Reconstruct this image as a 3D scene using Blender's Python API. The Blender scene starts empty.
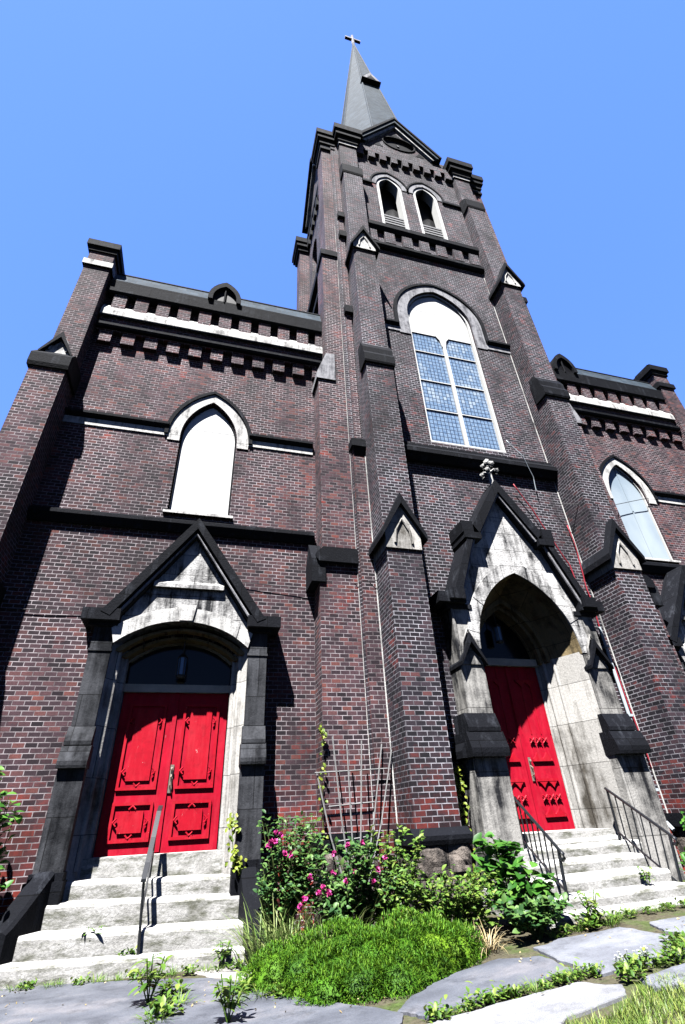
import bpy, bmesh, math, random
from mathutils import Vector, Matrix, noise
random.seed(7)
PI = math.pi
sc = bpy.context.scene
COL = sc.collection

# ------------------------------------------------------------------ objects
def tag(o, label=None, cat=None, group=None, kind=None):
    if label: o['label'] = label
    if cat: o['category'] = cat
    if group: o['group'] = group
    if kind: o['kind'] = kind
    return o

def empty(name, loc=(0, 0, 0), rz=0, parent=None):
    o = bpy.data.objects.new(name, None)
    COL.objects.link(o)
    o.location = loc
    o.rotation_euler = (0, 0, rz)
    o.empty_display_size = 0.2
    if parent: o.parent = parent
    return o

def wloc(o):
    p = Vector((0, 0, 0))
    while o is not None:
        p += o.location
        o = o.parent
    return p

SPLIT = {'weathering', 'flank_string', 'belfry_sill', 'pale_band', 'drip_mould', 'trefoil_recess', 'panel_moulding', 'glazing_bar', 'nave_wall', 'cornice_cap', 'strip_cap', 'plinth_cap', 'gable_coping', 'jamb', 'inner_arch', 'string_course', 'corner_strip'}
class MB:
    def __init__(self):
        self.bm = bmesh.new()
    def face(self, pts, mi=0):
        f = self.bm.faces.new([self.bm.verts.new(p) for p in pts])
        f.material_index = mi
        return f
    def loft(self, rings, closed=True, cap=True, mi=0):
        vs = [[self.bm.verts.new(p) for p in r] for r in rings]
        n = len(vs[0])
        for a, b in zip(vs, vs[1:]):
            for i in range(n if closed else n - 1):
                j = (i + 1) % n
                f = self.bm.faces.new((a[i], a[j], b[j], b[i])); f.material_index = mi
        if cap:
            f = self.bm.faces.new(vs[0][::-1]); f.material_index = mi
            f = self.bm.faces.new(vs[-1]); f.material_index = mi
    def box(self, x0, x1, y0, y1, z0, z1, mi=0):
        self.loft([[(x0, y0, z0), (x1, y0, z0), (x1, y1, z0), (x0, y1, z0)],
                   [(x0, y0, z1), (x1, y0, z1), (x1, y1, z1), (x0, y1, z1)]], mi=mi)
    def py(self, poly, y0, y1, mi=0):      # polygon in x,z pushed along y
        self.loft([[(x, y0, z) for x, z in poly], [(x, y1, z) for x, z in poly]], mi=mi)
    def px(self, poly, x0, x1, mi=0):      # polygon in y,z pushed along x
        self.loft([[(x0, y, z) for y, z in poly], [(x1, y, z) for y, z in poly]], mi=mi)
    def pz(self, poly, z0, z1, mi=0):
        self.loft([[(x, y, z0) for x, y in poly], [(x, y, z1) for x, y in poly]], mi=mi)
    def frustum(self, a, b, z0, z1, mi=0):   # a, b = (x0,x1,y0,y1)
        self.loft([[(a[0], a[2], z0), (a[1], a[2], z0), (a[1], a[3], z0), (a[0], a[3], z0)],
                   [(b[0], b[2], z1), (b[1], b[2], z1), (b[1], b[3], z1), (b[0], b[3], z1)]], mi=mi)
    def band(self, inner, outer, y0, y1, mi=0):   # strip between two x,z polylines, pushed along y
        rings = []
        for (a, b) in zip(inner, outer):
            rings.append([(a[0], y0, a[1]), (b[0], y0, b[1]), (b[0], y1, b[1]), (a[0], y1, a[1])])
        self.loft(rings, mi=mi)
    def sheet(self, outer, holes, y, yb=None, mi=0):  # flat wall with holes in x,z at depth y, reveals back to yb
        bm = self.bm
        es = []
        for k, lp in enumerate([outer] + list(holes)):
            vs = [bm.verts.new((x, y, z)) for x, z in lp]
            es += [bm.edges.new((vs[i], vs[(i + 1) % len(vs)])) for i in range(len(vs))]
        r = bmesh.ops.triangle_fill(bm, use_beauty=True, use_dissolve=False, edges=es, normal=(0, -1, 0))
        for f in r['geom']:
            if isinstance(f, bmesh.types.BMFace):
                f.material_index = mi
                f.normal_update()
                if f.normal.y > 0: f.normal_flip()
        if yb is not None:
            for lp in holes:
                n = len(lp)
                for i in range(n):
                    a, b = lp[i], lp[(i + 1) % n]
                    self.face([(a[0], y, a[1]), (b[0], y, b[1]), (b[0], yb, b[1]), (a[0], yb, a[1])], mi)
    def tube(self, pts, r, seg=8, mi=0, r1=None):
        pts = [Vector(p) for p in pts]
        rings = []
        n = len(pts)
        up = Vector((0, 0, 1))
        for i, p in enumerate(pts):
            t = (pts[min(i + 1, n - 1)] - pts[max(i - 1, 0)]).normalized()
            s = t.cross(up)
            if s.length < 1e-3: s = Vector((1, 0, 0))
            s.normalize()
            q = s.cross(t)
            rr = r if r1 is None else r + (r1 - r) * i / max(1, n - 1)
            rings.append([tuple(p + s * rr * math.cos(2 * PI * k / seg) + q * rr * math.sin(2 * PI * k / seg)) for k in range(seg)])
        self.loft(rings, mi=mi)
    def ball(self, c, r, sz=1.0, mi=0, sub=1):
        m = Matrix.Translation(c) @ Matrix.Diagonal((r, r, r * sz, 1))
        g = bmesh.ops.create_icosphere(self.bm, subdivisions=sub, radius=1, matrix=m)
        for v in g['verts']:
            for f in v.link_faces: f.material_index = mi
    def leaf(self, p, d, nrm, L, W, fold=.25, curve=.2, mi=0):   # a folded leaf of two bent halves
        d = d.normalized()
        s = d.cross(nrm)
        if s.length < 1e-4: s = d.orthogonal()
        s.normalize()
        n = s.cross(d)
        bm = self.bm
        ts = [(0, 0), (.3, .8), (.6, 1), (.85, .55), (1, 0)]
        mid, lf, rt = [], [], []
        for t, w in ts:
            c = p + d * (L * t) - n * (curve * L * t * t)
            mid.append(bm.verts.new(c))
            if 0 < w:
                o = n * (fold * W * w * .5)
                lf.append(bm.verts.new(c - s * (W * w * .5) + o))
                rt.append(bm.verts.new(c + s * (W * w * .5) + o))
        for side in (lf, rt):
            fs = [(mid[0], mid[1], side[0]), (mid[1], mid[2], side[1], side[0]), (mid[2], mid[3], side[2], side[1]), (mid[3], mid[4], side[2])]
            for q in fs:
                f = bm.faces.new(q if side is rt else q[::-1]); f.material_index = mi; f.smooth = True
    def blade(self, p, d, L, w, bend, mi=0, seg=4):   # strap leaf
        az = Vector((d.x, d.y, 0))
        if az.length < 1e-4: az = Vector((1, 0, 0))
        az.normalize()
        s = Vector((-az.y, az.x, 0))
        prev = None
        c = Vector(p)
        dirv = d.normalized()
        for i in range(seg + 1):
            t = i / seg
            ww = w * (1 - t ** 2 * .92) * .5
            a, b = self.bm.verts.new(c - s * ww), self.bm.verts.new(c + s * ww)
            if prev:
                f = self.bm.faces.new((prev[0], prev[1], b, a)); f.material_index = mi; f.smooth = True
            prev = (a, b)
            c = c + dirv * (L / seg)
            dirv = (dirv + (az * .35 - Vector((0, 0, 1))) * (bend / seg)).normalized()
    def clusters(self):     # loose pieces whose boxes touch stay together
        bm = self.bm; seen = set(); isl = []
        for v in bm.verts:
            if v in seen: continue
            st_, vs = [v], []
            seen.add(v)
            while st_:
                q = st_.pop(); vs.append(q)
                for e in q.link_edges:
                    o = e.other_vert(q)
                    if o not in seen: seen.add(o); st_.append(o)
            lo = [min(q.co[k] for q in vs) - .012 for k in range(3)]; hi = [max(q.co[k] for q in vs) + .012 for k in range(3)]
            isl.append([lo, hi, vs])
        par = list(range(len(isl)))
        def find(a):
            while par[a] != a: a = par[a]
            return a
        for i in range(len(isl)):
            for j in range(i):
                if all(isl[i][0][k] <= isl[j][1][k] and isl[j][0][k] <= isl[i][1][k] for k in range(3)): par[find(i)] = find(j)
        out = {}
        for i, (lo, hi, vs) in enumerate(isl): out.setdefault(find(i), []).extend(vs)
        res = []
        for vs in out.values():
            m = MB(); mp = {v: m.bm.verts.new(v.co) for v in vs}
            fs = {f for v in vs for f in v.link_faces}
            for f in sorted(fs, key=lambda f: f.index):
                g = m.bm.faces.new([mp[v] for v in f.verts]); g.material_index = f.material_index; g.smooth = f.smooth
            res.append(m)
        return res
    def build(self, name, mats, parent=None, bevel=0, smooth=False, label=None, split=None):
        bm = self.bm
        if split is None: split = name in SPLIT
        if split:
            parts = self.clusters()
            if len(parts) > 1:
                for p in parts: p.build(name, mats, parent, bevel, smooth, label, False)
                bm.free()
                return None
        if bevel:
            es = [e for e in bm.edges if len(e.link_faces) == 2 and e.calc_face_angle(0) > .5]
            bmesh.ops.bevel(bm, geom=es, offset=bevel, segments=2, profile=.6, affect='EDGES', clamp_overlap=True)
        me = bpy.data.meshes.new(name)
        if smooth:
            for f in bm.faces: f.smooth = True
        bm.to_mesh(me); bm.free()
        o = bpy.data.objects.new(name, me)
        COL.objects.link(o)
        for m in (mats if isinstance(mats, (list, tuple)) else [mats]): me.materials.append(m)
        if parent:
            o.parent = parent
            o.location = -wloc(parent)
        if label: o['label'] = label
        return o

def arc(cx, zc, r, a0, a1, n=16):
    return [(cx + r * math.cos(a0 + (a1 - a0) * i / n), zc + r * math.sin(a0 + (a1 - a0) * i / n)) for i in range(n + 1)]
def pointed(cx, w, zs, h, n=10):      # left spring -> apex -> right spring
    d = (h * h - w * w) / (2 * w); r = w + d
    a = math.atan2(h, d) if d > 0 else math.atan2(h, d)
    left = [(cx + d - r * math.cos(a * i / n), zs + r * math.sin(a * i / n)) for i in range(n + 1)]
    return left + [(2 * cx - x, z) for x, z in left[-2::-1]]
def segarch(cx, w, zs, h, n=20):
    R = (w * w + h * h) / (2 * h); zc = zs + h - R
    a = math.asin(w / R)
    return [(cx + R * math.sin(-a + 2 * a * i / n), zc + R * math.cos(-a + 2 * a * i / n)) for i in range(n + 1)]

# ------------------------------------------------------------------ materials
class NT:
    def __init__(self, name):
        m = bpy.data.materials.new(name); m.use_nodes = True
        self.m = m; self.t = m.node_tree
        self.bsdf = self.t.nodes['Principled BSDF']
        self.out = self.t.nodes['Material Output']
    def n(self, typ, **kw):
        nd = self.t.nodes.new(typ)
        for k, v in kw.items():
            if k.startswith('i_'):
                k = k[2:]
                nd.inputs[int(k) if k.isdigit() else k.replace('_', ' ')].default_value = v
            else: setattr(nd, k, v)
        return nd
    def l(self, a, b): self.t.links.new(a, b)
    def pos(self): return self.n('ShaderNodeNewGeometry').outputs['Position']
    def noise(self, vec, scale, detail=4, rough=.6, stretch=None):
        if stretch:
            mp = self.n('ShaderNodeMapping'); mp.inputs['Scale'].default_value = stretch
            self.l(vec, mp.inputs['Vector']); vec = mp.outputs[0]
        nd = self.n('ShaderNodeTexNoise', i_Scale=scale, i_Detail=detail, i_Roughness=rough)
        self.l(vec, nd.inputs['Vector'])
        return nd.outputs['Fac']
    def ramp(self, fac, stops, interp='LINEAR'):
        r = self.n('ShaderNodeValToRGB'); cr = r.color_ramp; cr.interpolation = interp
        while len(cr.elements) < len(stops): cr.elements.new(.5)
        for e, (p, c) in zip(cr.elements, stops):
            e.position = p
            e.color = (c, c, c, 1) if isinstance(c, (int, float)) else (*c, 1)
        self.l(fac, r.inputs['Fac'])
        return r.outputs['Color']
    def mix(self, fac, a, b, mode='MIX'):
        nd = self.n('ShaderNodeMix', data_type='RGBA', blend_type=mode)
        for i, v in ((0, fac), (6, a), (7, b)):
            if isinstance(v, (int, float)): nd.inputs[i].default_value = v if i == 0 else (v, v, v, 1)
            elif isinstance(v, tuple): nd.inputs[i].default_value = (*v, 1)
            else: self.l(v, nd.inputs[i])
        return nd.outputs[2]
    def math(self, op, a, b=0.0, clamp=False):
        nd = self.n('ShaderNodeMath', operation=op, use_clamp=clamp)
        for i, v in ((0, a), (1, b)):
            if isinstance(v, (int, float)): nd.inputs[i].default_value = v
            else: self.l(v, nd.inputs[i])
        return nd.outputs[0]
    def bump(self, h, strength=.3, dist=.02):
        b = self.n('ShaderNodeBump'); b.inputs['Strength'].default_value = strength; b.inputs['Distance'].default_value = dist
        self.l(h, b.inputs['Height']); self.l(b.outputs[0], self.bsdf.inputs['Normal'])
    def done(self, col=None, rough=.8, spec=.3, metal=0):
        if col is not None:
            if isinstance(col, tuple): self.bsdf.inputs['Base Color'].default_value = (*col, 1)
            else: self.l(col, self.bsdf.inputs['Base Color'])
        if isinstance(rough, (int, float)): self.bsdf.inputs['Roughness'].default_value = rough
        else: self.l(rough, self.bsdf.inputs['Roughness'])
        self.bsdf.inputs['Specular IOR Level'].default_value = spec
        self.bsdf.inputs['Metallic'].default_value = metal
        return self.m

def wall_uv(t):
    g = t.n('ShaderNodeNewGeometry')
    sp = t.n('ShaderNodeSeparateXYZ'); t.l(g.outputs['Position'], sp.inputs[0])
    sn = t.n('ShaderNodeSeparateXYZ'); t.l(g.outputs['True Normal'], sn.inputs[0])
    side = t.math('GREATER_THAN', t.math('ABSOLUTE', sn.outputs[0]), .6)
    mx = t.n('ShaderNodeMix', data_type='FLOAT')
    t.l(side, mx.inputs[0]); t.l(sp.outputs[0], mx.inputs[2]); t.l(sp.outputs[1], mx.inputs[3])
    cb = t.n('ShaderNodeCombineXYZ'); t.l(mx.outputs[0], cb.inputs[0]); t.l(sp.outputs[2], cb.inputs[1])
    return g.outputs['Position'], sp, cb.outputs[0]

def brick(name, tones, mortar, soot=.55, red=.5):
    t = NT(name)
    P, sp, uv = wall_uv(t)
    b = t.n('ShaderNodeTexBrick', offset=.5, i_Scale=1.0)
    b.inputs['Color1'].default_value = (0, 0, 0, 1); b.inputs['Color2'].default_value = (1, 1, 1, 1); b.inputs['Mortar'].default_value = (.5, .5, .5, 1)
    b.inputs['Mortar Size'].default_value = .0078; b.inputs['Mortar Smooth'].default_value = .25
    b.inputs['Brick Width'].default_value = .192; b.inputs['Row Height'].default_value = .0835
    # slight waviness of the courses
    wn = t.n('ShaderNodeTexNoise', i_Scale=1.3, i_Detail=2.0); t.l(P, wn.inputs['Vector'])
    wv = t.n('ShaderNodeVectorMath', operation='MULTIPLY_ADD'); t.l(wn.outputs['Color'], wv.inputs[0])
    wv.inputs[1].default_value = (.02, .02, 0); t.l(uv, wv.inputs[2])
    t.l(wv.outputs[0], b.inputs['Vector'])
    val = b.outputs['Color']
    col = t.ramp(val, [(0, tones[0]), (.35, tones[1]), (.62, tones[2]), (.85, tones[3]), (1, tones[4])])
    # grain in each brick
    gr = t.noise(P, 45, 3)
    col = t.mix(.55, col, t.ramp(gr, [(.25, .35), (.75, 1.5)]), 'MULTIPLY')
    # weathered patches where the fresh red brick shows: near the ground and in streaks
    n1 = t.noise(P, .9, 5, .65)
    n2 = t.noise(P, 3.2, 4, .6, (1, 1, 2.2))
    low = t.math('MULTIPLY', t.math('SUBTRACT', 2.3, sp.outputs[2]), .9)
    low = t.math('ADD', low, t.math('MULTIPLY', t.math('SUBTRACT', n2, .5), 3.2), True)
    pat = t.ramp(t.math('ADD', t.math('MULTIPLY', n1, .6), t.math('MULTIPLY', n2, .45)), [(.6, 0), (.7, 1)])
    rm = t.math('MAXIMUM', low, pat)
    rm = t.math('MULTIPLY', rm, t.ramp(val, [(.25, .15), (.7, 1)]))
    col = t.mix(t.math('MULTIPLY', rm, red), col, (.34, .042, .026))
    # soot
    n3 = t.noise(P, .33, 6, .65)
    n4 = t.noise(P, 2.2, 6, .72, (1.5, 1.5, .22))
    so = t.math('ADD', t.math('MULTIPLY', n3, .65), t.math('MULTIPLY', n4, .4))
    col = t.mix(t.math('MULTIPLY', t.ramp(so, [(.45, 0), (.64, 1)]), soot), col, (.013, .012, .015))
    mo = t.mix(t.ramp(t.noise(P, .8, 7, .7, (1, 1, .6)), [(.4, 0), (.62, 1)]), mortar, tuple(c * .22 for c in mortar))
    fade = t.math('MULTIPLY', b.outputs['Fac'], t.ramp(t.noise(P, 7, 4, .6), [(.32, .3), (.56, 1)]))
    col = t.mix(fade, col, mo)
    h = t.math('ADD', t.math('MULTIPLY', t.math('SUBTRACT', 1.0, b.outputs['Fac']), 1.0), t.math('MULTIPLY', gr, .35))
    h = t.math('ADD', h, t.math('MULTIPLY', val, .3))
    t.bump(h, .55, .012)
    return t.done(col, .85, .25)

def stone(name, light, dark, amount=.5, scale=1.6, joints=None, bump=.35, cracks=0, rough=.85, spec=.2):
    t = NT(name)
    P, sp, uv = wall_uv(t)
    a = t.noise(P, scale, 7, .68)
    v = t.noise(P, scale * 1.8, 6, .7, (2.2, 2.2, .22))
    f = t.math('ADD', t.math('MULTIPLY', a, .55), t.math('MULTIPLY', v, .5))
    col = t.mix(t.ramp(f, [(.42 + .2 * (1 - amount), 0), (.57 + .2 * (1 - amount), 1)]), light, dark)
    fine = t.noise(P, 28, 5, .7)
    col = t.mix(.5, col, t.ramp(fine, [(.3, .55), (.7, 1.25)]), 'MULTIPLY')
    h = t.math('ADD', fine, t.math('MULTIPLY', a, 1.5))
    if cracks:
        vo = t.n('ShaderNodeTexVoronoi', feature='DISTANCE_TO_EDGE', i_Scale=cracks)
        ws = t.n('ShaderNodeTexNoise', i_Scale=3.0, i_Detail=3.0); t.l(P, ws.inputs['Vector'])
        wv = t.n('ShaderNodeVectorMath', operation='MULTIPLY_ADD'); t.l(ws.outputs['Color'], wv.inputs[0]); wv.inputs[1].default_value = (.5, .5, .5); t.l(P, wv.inputs[2])
        t.l(wv.outputs[0], vo.inputs['Vector'])
        brk = t.ramp(t.noise(P, 1.7, 3), [(.42, 1), (.56, 0)])
        ck = t.mix(brk, t.ramp(vo.outputs['Distance'], [(0, .12), (.006, .5), (.014, 1)]), (1.0, 1.0, 1.0))
        col = t.mix(1, col, ck, 'MULTIPLY')
        h = t.math('ADD', h, t.math('MULTIPLY', ck, .6))
    if joints:
        b = t.n('ShaderNodeTexBrick', offset=.5, i_Scale=1.0)
        b.inputs['Color1'].default_value = (.78, .78, .78, 1); b.inputs['Color2'].default_value = (1.1, 1.1, 1.1, 1); b.inputs['Mortar'].default_value = (.3, .3, .3, 1)
        b.inputs['Mortar Size'].default_value = .007; b.inputs['Brick Width'].default_value = joints[0]; b.inputs['Row Height'].default_value = joints[1]
        t.l(uv, b.inputs['Vector'])
        col = t.mix(1, col, b.outputs['Color'], 'MULTIPLY')
        h = t.math('SUBTRACT', h, b.outputs['Fac'])
    t.bump(h, bump, .03)
    return t.done(col, rough, spec)

def plain(name, col, rough=.5, spec=.4, metal=0, var=.25, scale=6, bump=.05, chips=None):
    t = NT(name)
    P = t.pos()
    a = t.noise(P, scale, 6, .65)
    c = t.mix(var, col, t.ramp(a, [(.3, tuple(x * .35 for x in col)), (.7, tuple(min(1, x * 1.35) for x in col))]))
    if chips:
        c = t.mix(t.ramp(t.noise(P, 26, 6, .75, (1, 1, .3)), [(.66, 0), (.72, 1)]), c, chips)
    if chips:
        fade = t.noise(P, 3.0, 6, .7, (3, 3, .5))
        c = t.mix(t.math('MULTIPLY', t.ramp(fade, [(.45, 0), (.75, 1)]), .4), c, tuple(min(1, x * 1.25 + .05) for x in col))
        c = t.mix(t.math('MULTIPLY', t.ramp(t.noise(P, 5.0, 6, .75), [(.52, 0), (.75, 1)]), .55), c, tuple(x * .35 for x in col))
    t.bump(t.noise(P, scale * 5, 4), bump, .01)
    return t.done(c, rough, spec, metal)

M = {}
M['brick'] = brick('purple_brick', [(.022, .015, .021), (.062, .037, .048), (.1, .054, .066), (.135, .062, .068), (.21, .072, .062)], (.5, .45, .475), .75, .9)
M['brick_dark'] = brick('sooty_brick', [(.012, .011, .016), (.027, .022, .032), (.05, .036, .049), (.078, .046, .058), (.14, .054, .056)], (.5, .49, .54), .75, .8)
M['soot'] = stone('sooty_stone', (.009, .01, .014), (.05, .055, .068), .3, 1.9, (1.1, .9), .4, 0, .8, .1)
M['soot_pier'] = stone('streaked_dark_stone', (.075, .078, .088), (.009, .01, .013), .85, 1.1, (2.0, .9), .3, 0, .75, .12)
M['grey_pier'] = stone('streaked_grey_stone', (.5, .485, .46), (.02, .021, .025), .8, 1.3, (2.0, 1.1), .35, 0, .8)
M['white'] = stone('pale_sandstone', (.7, .69, .67), (.06, .06, .065), .5, 1.7, None, .4, 0)
M['gable'] = stone('cracked_pale_sandstone', (.74, .73, .72), (.022, .023, .027), .72, 1.6, (.8, .46), .6, 0)
M['jamb'] = stone('jamb_sandstone', (.58, .56, .53), (.1, .09, .075), .55, 1.2, (1.6, .78), .3)
t = NT('worn_step_stone')
P, sp, uv = wall_uv(t)
gn = t.n('ShaderNodeNewGeometry'); sn = t.n('ShaderNodeSeparateXYZ'); t.l(gn.outputs['True Normal'], sn.inputs[0])
a = t.noise(P, 2.0, 7, .7); f = t.noise(P, 30, 5, .72); mo = t.noise(P, 5.0, 6, .75, (.5, .5, 1.6))
c = t.ramp(a, [(.3, (.4, .39, .37)), (.5, (.58, .57, .55)), (.7, (.68, .67, .65))])
c = t.mix(.55, c, t.ramp(f, [(.32, .4), (.6, 1.15)]), 'MULTIPLY')
rs = t.math('MULTIPLY', t.math('LESS_THAN', sn.outputs[2], .6), t.ramp(mo, [(.46, 0), (.62, 1)]))
c = t.mix(t.math('MULTIPLY', rs, .8), c, (.1, .105, .065))
t.bump(t.math('ADD', f, t.math('MULTIPLY', a, 2)), .35, .025)
M['step'] = t.done(c, .9, .15)
M['ochre'] = stone('shade_toned_ochre_stone', (.34, .26, .14), (.03, .026, .02), .5, 1.6, (1.2, .6), .3)  # soffit shade put into a dark ochre base, with stain mottling
M['voussoir'] = stone('grey_voussoir', (.36, .36, .385), (.08, .08, .095), .6, 2.5, None, .3)
M['rubble'] = stone('rubble_plinth', (.24, .205, .18), (.014, .014, .016), .85, 1.8, None, .9)
M['trimwhite'] = plain('white_paint', (.78, .78, .76), .55, .3, 0, .15, 5)
M['frame'] = plain('cream_paint', (.62, .57, .47), .6, .3, 0, .3, 4)
M['panel'] = plain('white_panel', (.8, .8, .79), .5, .3, 0, .22, 1.6, .05)
M['red'] = plain('red_door_paint', (.5, .006, .028), .6, .15, 0, .35, 3, .08, chips=(.6, .2, .2))
M['redtrim'] = plain('worn_red_trim', (.5, .006, .022), .55, .2, 0, .2, 9, .08, chips=(.75, .55, .55))
M['iron'] = plain('black_iron', (.012, .014, .018), .38, .5, 0, .3, 12)
M['brass'] = plain('worn_metal', (.45, .38, .32), .4, .5, .6, .4, 20)
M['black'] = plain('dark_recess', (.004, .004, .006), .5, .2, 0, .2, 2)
M['louvre'] = plain('grey_louvre', (.22, .22, .23), .7, .2, 0, .4, 6)
M['cable'] = plain('red_cable', (.36, .03, .05), .5, .3, 0, .2, 6)
M['wire'] = plain('black_wire', (.03, .03, .035), .5, .3, 0, .1, 6)
M['pipe'] = plain('pale_pipe', (.55, .62, .68), .4, .4, 0, .2, 4)
M['wood'] = plain('weathered_lath', (.24, .24, .24), .8, .2, 0, .4, 15)

t = NT('roof_slate')
P, sp, uv = wall_uv(t)
b = t.n('ShaderNodeTexBrick', offset=.5, i_Scale=1.0)
b.inputs['Color1'].default_value = (.034, .05, .068, 1); b.inputs['Color2'].default_value = (.062, .085, .11, 1); b.inputs['Mortar'].default_value = (.06, .07, .08, 1)
b.inputs['Mortar Size'].default_value = .012; b.inputs['Brick Width'].default_value = .26; b.inputs['Row Height'].default_value = .2
t.l(uv, b.inputs['Vector'])
c = t.mix(.6, b.outputs['Color'], t.ramp(t.noise(P, 1.5, 6, .7), [(.3, .5), (.7, 1.4)]), 'MULTIPLY')
t.bump(t.math('SUBTRACT', 1.0, b.outputs['Fac']), .5, .02)
M['slate'] = t.done(c, .8, .12)

t = NT('leaded_glass')
P, sp, uv = wall_uv(t)
b = t.n('ShaderNodeTexBrick', offset=0.0, i_Scale=1.0)
b.inputs['Color1'].default_value = (0, 0, 0, 1); b.inputs['Color2'].default_value = (1, 1, 1, 1); b.inputs['Mortar'].default_value = (0, 0, 0, 1)
b.inputs['Mortar Size'].default_value = .012; b.inputs['Brick Width'].default_value = .125; b.inputs['Row Height'].default_value = .155
t.l(uv, b.inputs['Vector'])
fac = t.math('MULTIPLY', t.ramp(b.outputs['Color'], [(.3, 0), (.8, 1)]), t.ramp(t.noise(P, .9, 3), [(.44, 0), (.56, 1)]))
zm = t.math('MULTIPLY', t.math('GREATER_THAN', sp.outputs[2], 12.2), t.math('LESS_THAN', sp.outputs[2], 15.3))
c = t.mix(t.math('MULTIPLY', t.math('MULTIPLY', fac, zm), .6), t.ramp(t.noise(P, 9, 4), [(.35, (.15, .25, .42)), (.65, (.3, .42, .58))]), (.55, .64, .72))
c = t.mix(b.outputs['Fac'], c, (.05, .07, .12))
t.bump(t.noise(P, 14, 4), .35, .02)
M['glass'] = t.done(c, .22, .6)

t = NT('pale_glass')
P = t.pos()
c = t.ramp(t.noise(P, .8, 3, .5, (1, 1, .5)), [(.35, (.3, .38, .46)), (.65, (.5, .58, .64))])
M['paleglass'] = t.done(c, .25, .6)

t = NT('dark_glass')
M['darkglass'] = t.done((.004, .005, .008), .12, .5)
t = NT('lantern_glass')
M['lantern'] = t.done((.25, .4, .6), .15, .6)

def leafmat(name, c1, c2, c3, trans=.25, rough=.45):
    t = NT(name)
    g = t.n('ShaderNodeNewGeometry')
    c = t.ramp(g.outputs['Random Per Island'], [(0, c1), (.5, c2), (1, c3)])
    c = t.mix(.5, c, t.ramp(t.noise(g.outputs['Position'], 3.5, 4), [(.3, .55), (.7, 1.4)]), 'MULTIPLY')
    t.done(c, rough, .35)
    tr = t.n('ShaderNodeBsdfTranslucent'); t.l(c, tr.inputs['Color'])
    ms = t.n('ShaderNodeMixShader'); ms.inputs[0].default_value = trans
    t.l(t.bsdf.outputs[0], ms.inputs[1]); t.l(tr.outputs[0], ms.inputs[2]); t.l(ms.outputs[0], t.out.inputs['Surface'])
    return t.m
M['leaf'] = leafmat('glossy_leaf', (.03, .12, .015), (.06, .2, .025), (.12, .27, .04))
M['rose'] = leafmat('rose_leaf', (.03, .09, .03), (.07, .17, .04), (.16, .28, .07))
M['strap'] = leafmat('strap_leaf', (.08, .17, .03), (.2, .3, .08), (.36, .4, .16))
M['moss'] = leafmat('cushion_leaf', (.03, .1, .003), (.07, .2, .006), (.16, .3, .015), .2, .7)
M['weed'] = leafmat('weed_leaf', (.06, .15, .02), (.13, .25, .035), (.26, .34, .07))
M['grass'] = leafmat('lawn_grass', (.08, .16, .02), (.17, .27, .04), (.36, .38, .1))
M['vine'] = leafmat('vine_leaf', (.1, .18, .02), (.22, .3, .03), (.38, .4, .06))
M['straw'] = leafmat('dry_straw', (.28, .2, .09), (.45, .35, .18), (.6, .5, .3), .15, .7)
M['flower'] = leafmat('magenta_petal', (.6, .02, .2), (.75, .06, .34), (.8, .22, .52), .25)
M['stem'] = plain('green_stem', (.1, .14, .04), .7, .2)
M['white_flower'] = leafmat('white_petal', (.6, .6, .56), (.7, .7, .66), (.75, .75, .7), .2)

t = NT('ground_soil')
P = t.pos()
a = t.noise(P, 1.2, 6, .65); bb = t.noise(P, 22, 5, .7)
c = t.ramp(a, [(.3, (.06, .05, .035)), (.5, (.1, .09, .06)), (.62, (.07, .1, .03)), (.8, (.1, .14, .04))])
c = t.mix(.6, c, t.ramp(bb, [(.3, .4), (.7, 1.7)]), 'MULTIPLY')
t.bump(bb, .8, .03)
M['soil'] = t.done(c, .95, .1)
def slabmat(name, c1, c2, c3, fs, fd):
    t = NT(name)
    P = t.pos()
    a = t.noise(P, 1.1, 7, .62, (1, 1.6, 1)); f = t.noise(P, fs, 4, .7)
    c = t.ramp(a, [(.3, c1), (.52, c2), (.75, c3)])
    c = t.mix(t.math('MULTIPLY', t.ramp(t.noise(P, 3.5, 7, .75), [(.5, 0), (.7, 1)]), .6), c, tuple(x * .45 for x in c1))
    c = t.mix(fd, c, t.ramp(f, [(.3, .45), (.7, 1.6)]), 'MULTIPLY')
    t.bump(t.math('ADD', f, t.math('MULTIPLY', a, 2)), .3, .015)
    return t.done(c, .7, .35)
M['blue'] = slabmat('bluestone', (.06, .065, .08), (.12, .128, .15), (.22, .21, .22), 60, .35)
M['bluelight'] = slabmat('worn_bluestone', (.12, .125, .145), (.2, .21, .235), (.3, .3, .31), 60, .35)
M['concrete'] = slabmat('pebbled_concrete', (.2, .205, .22), (.28, .28, .29), (.36, .35, .35), 130, .75)
M['gravel'] = slabmat('pale_gravel', (.2, .19, .18), (.4, .38, .36), (.6, .58, .55), 90, .8)

# ------------------------------------------------------------------ ground
def sm(a, b, x):
    u = max(0, min(1, (x - a) / (b - a))); return u * u * (3 - 2 * u)
def gz(x, y=0):
    return .36 * sm(.5, 6.5, x) + .22 * sm(6.0, 13.0, x) + .012 * noise.noise(Vector((x * .6, y * .6, 3)))

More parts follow.
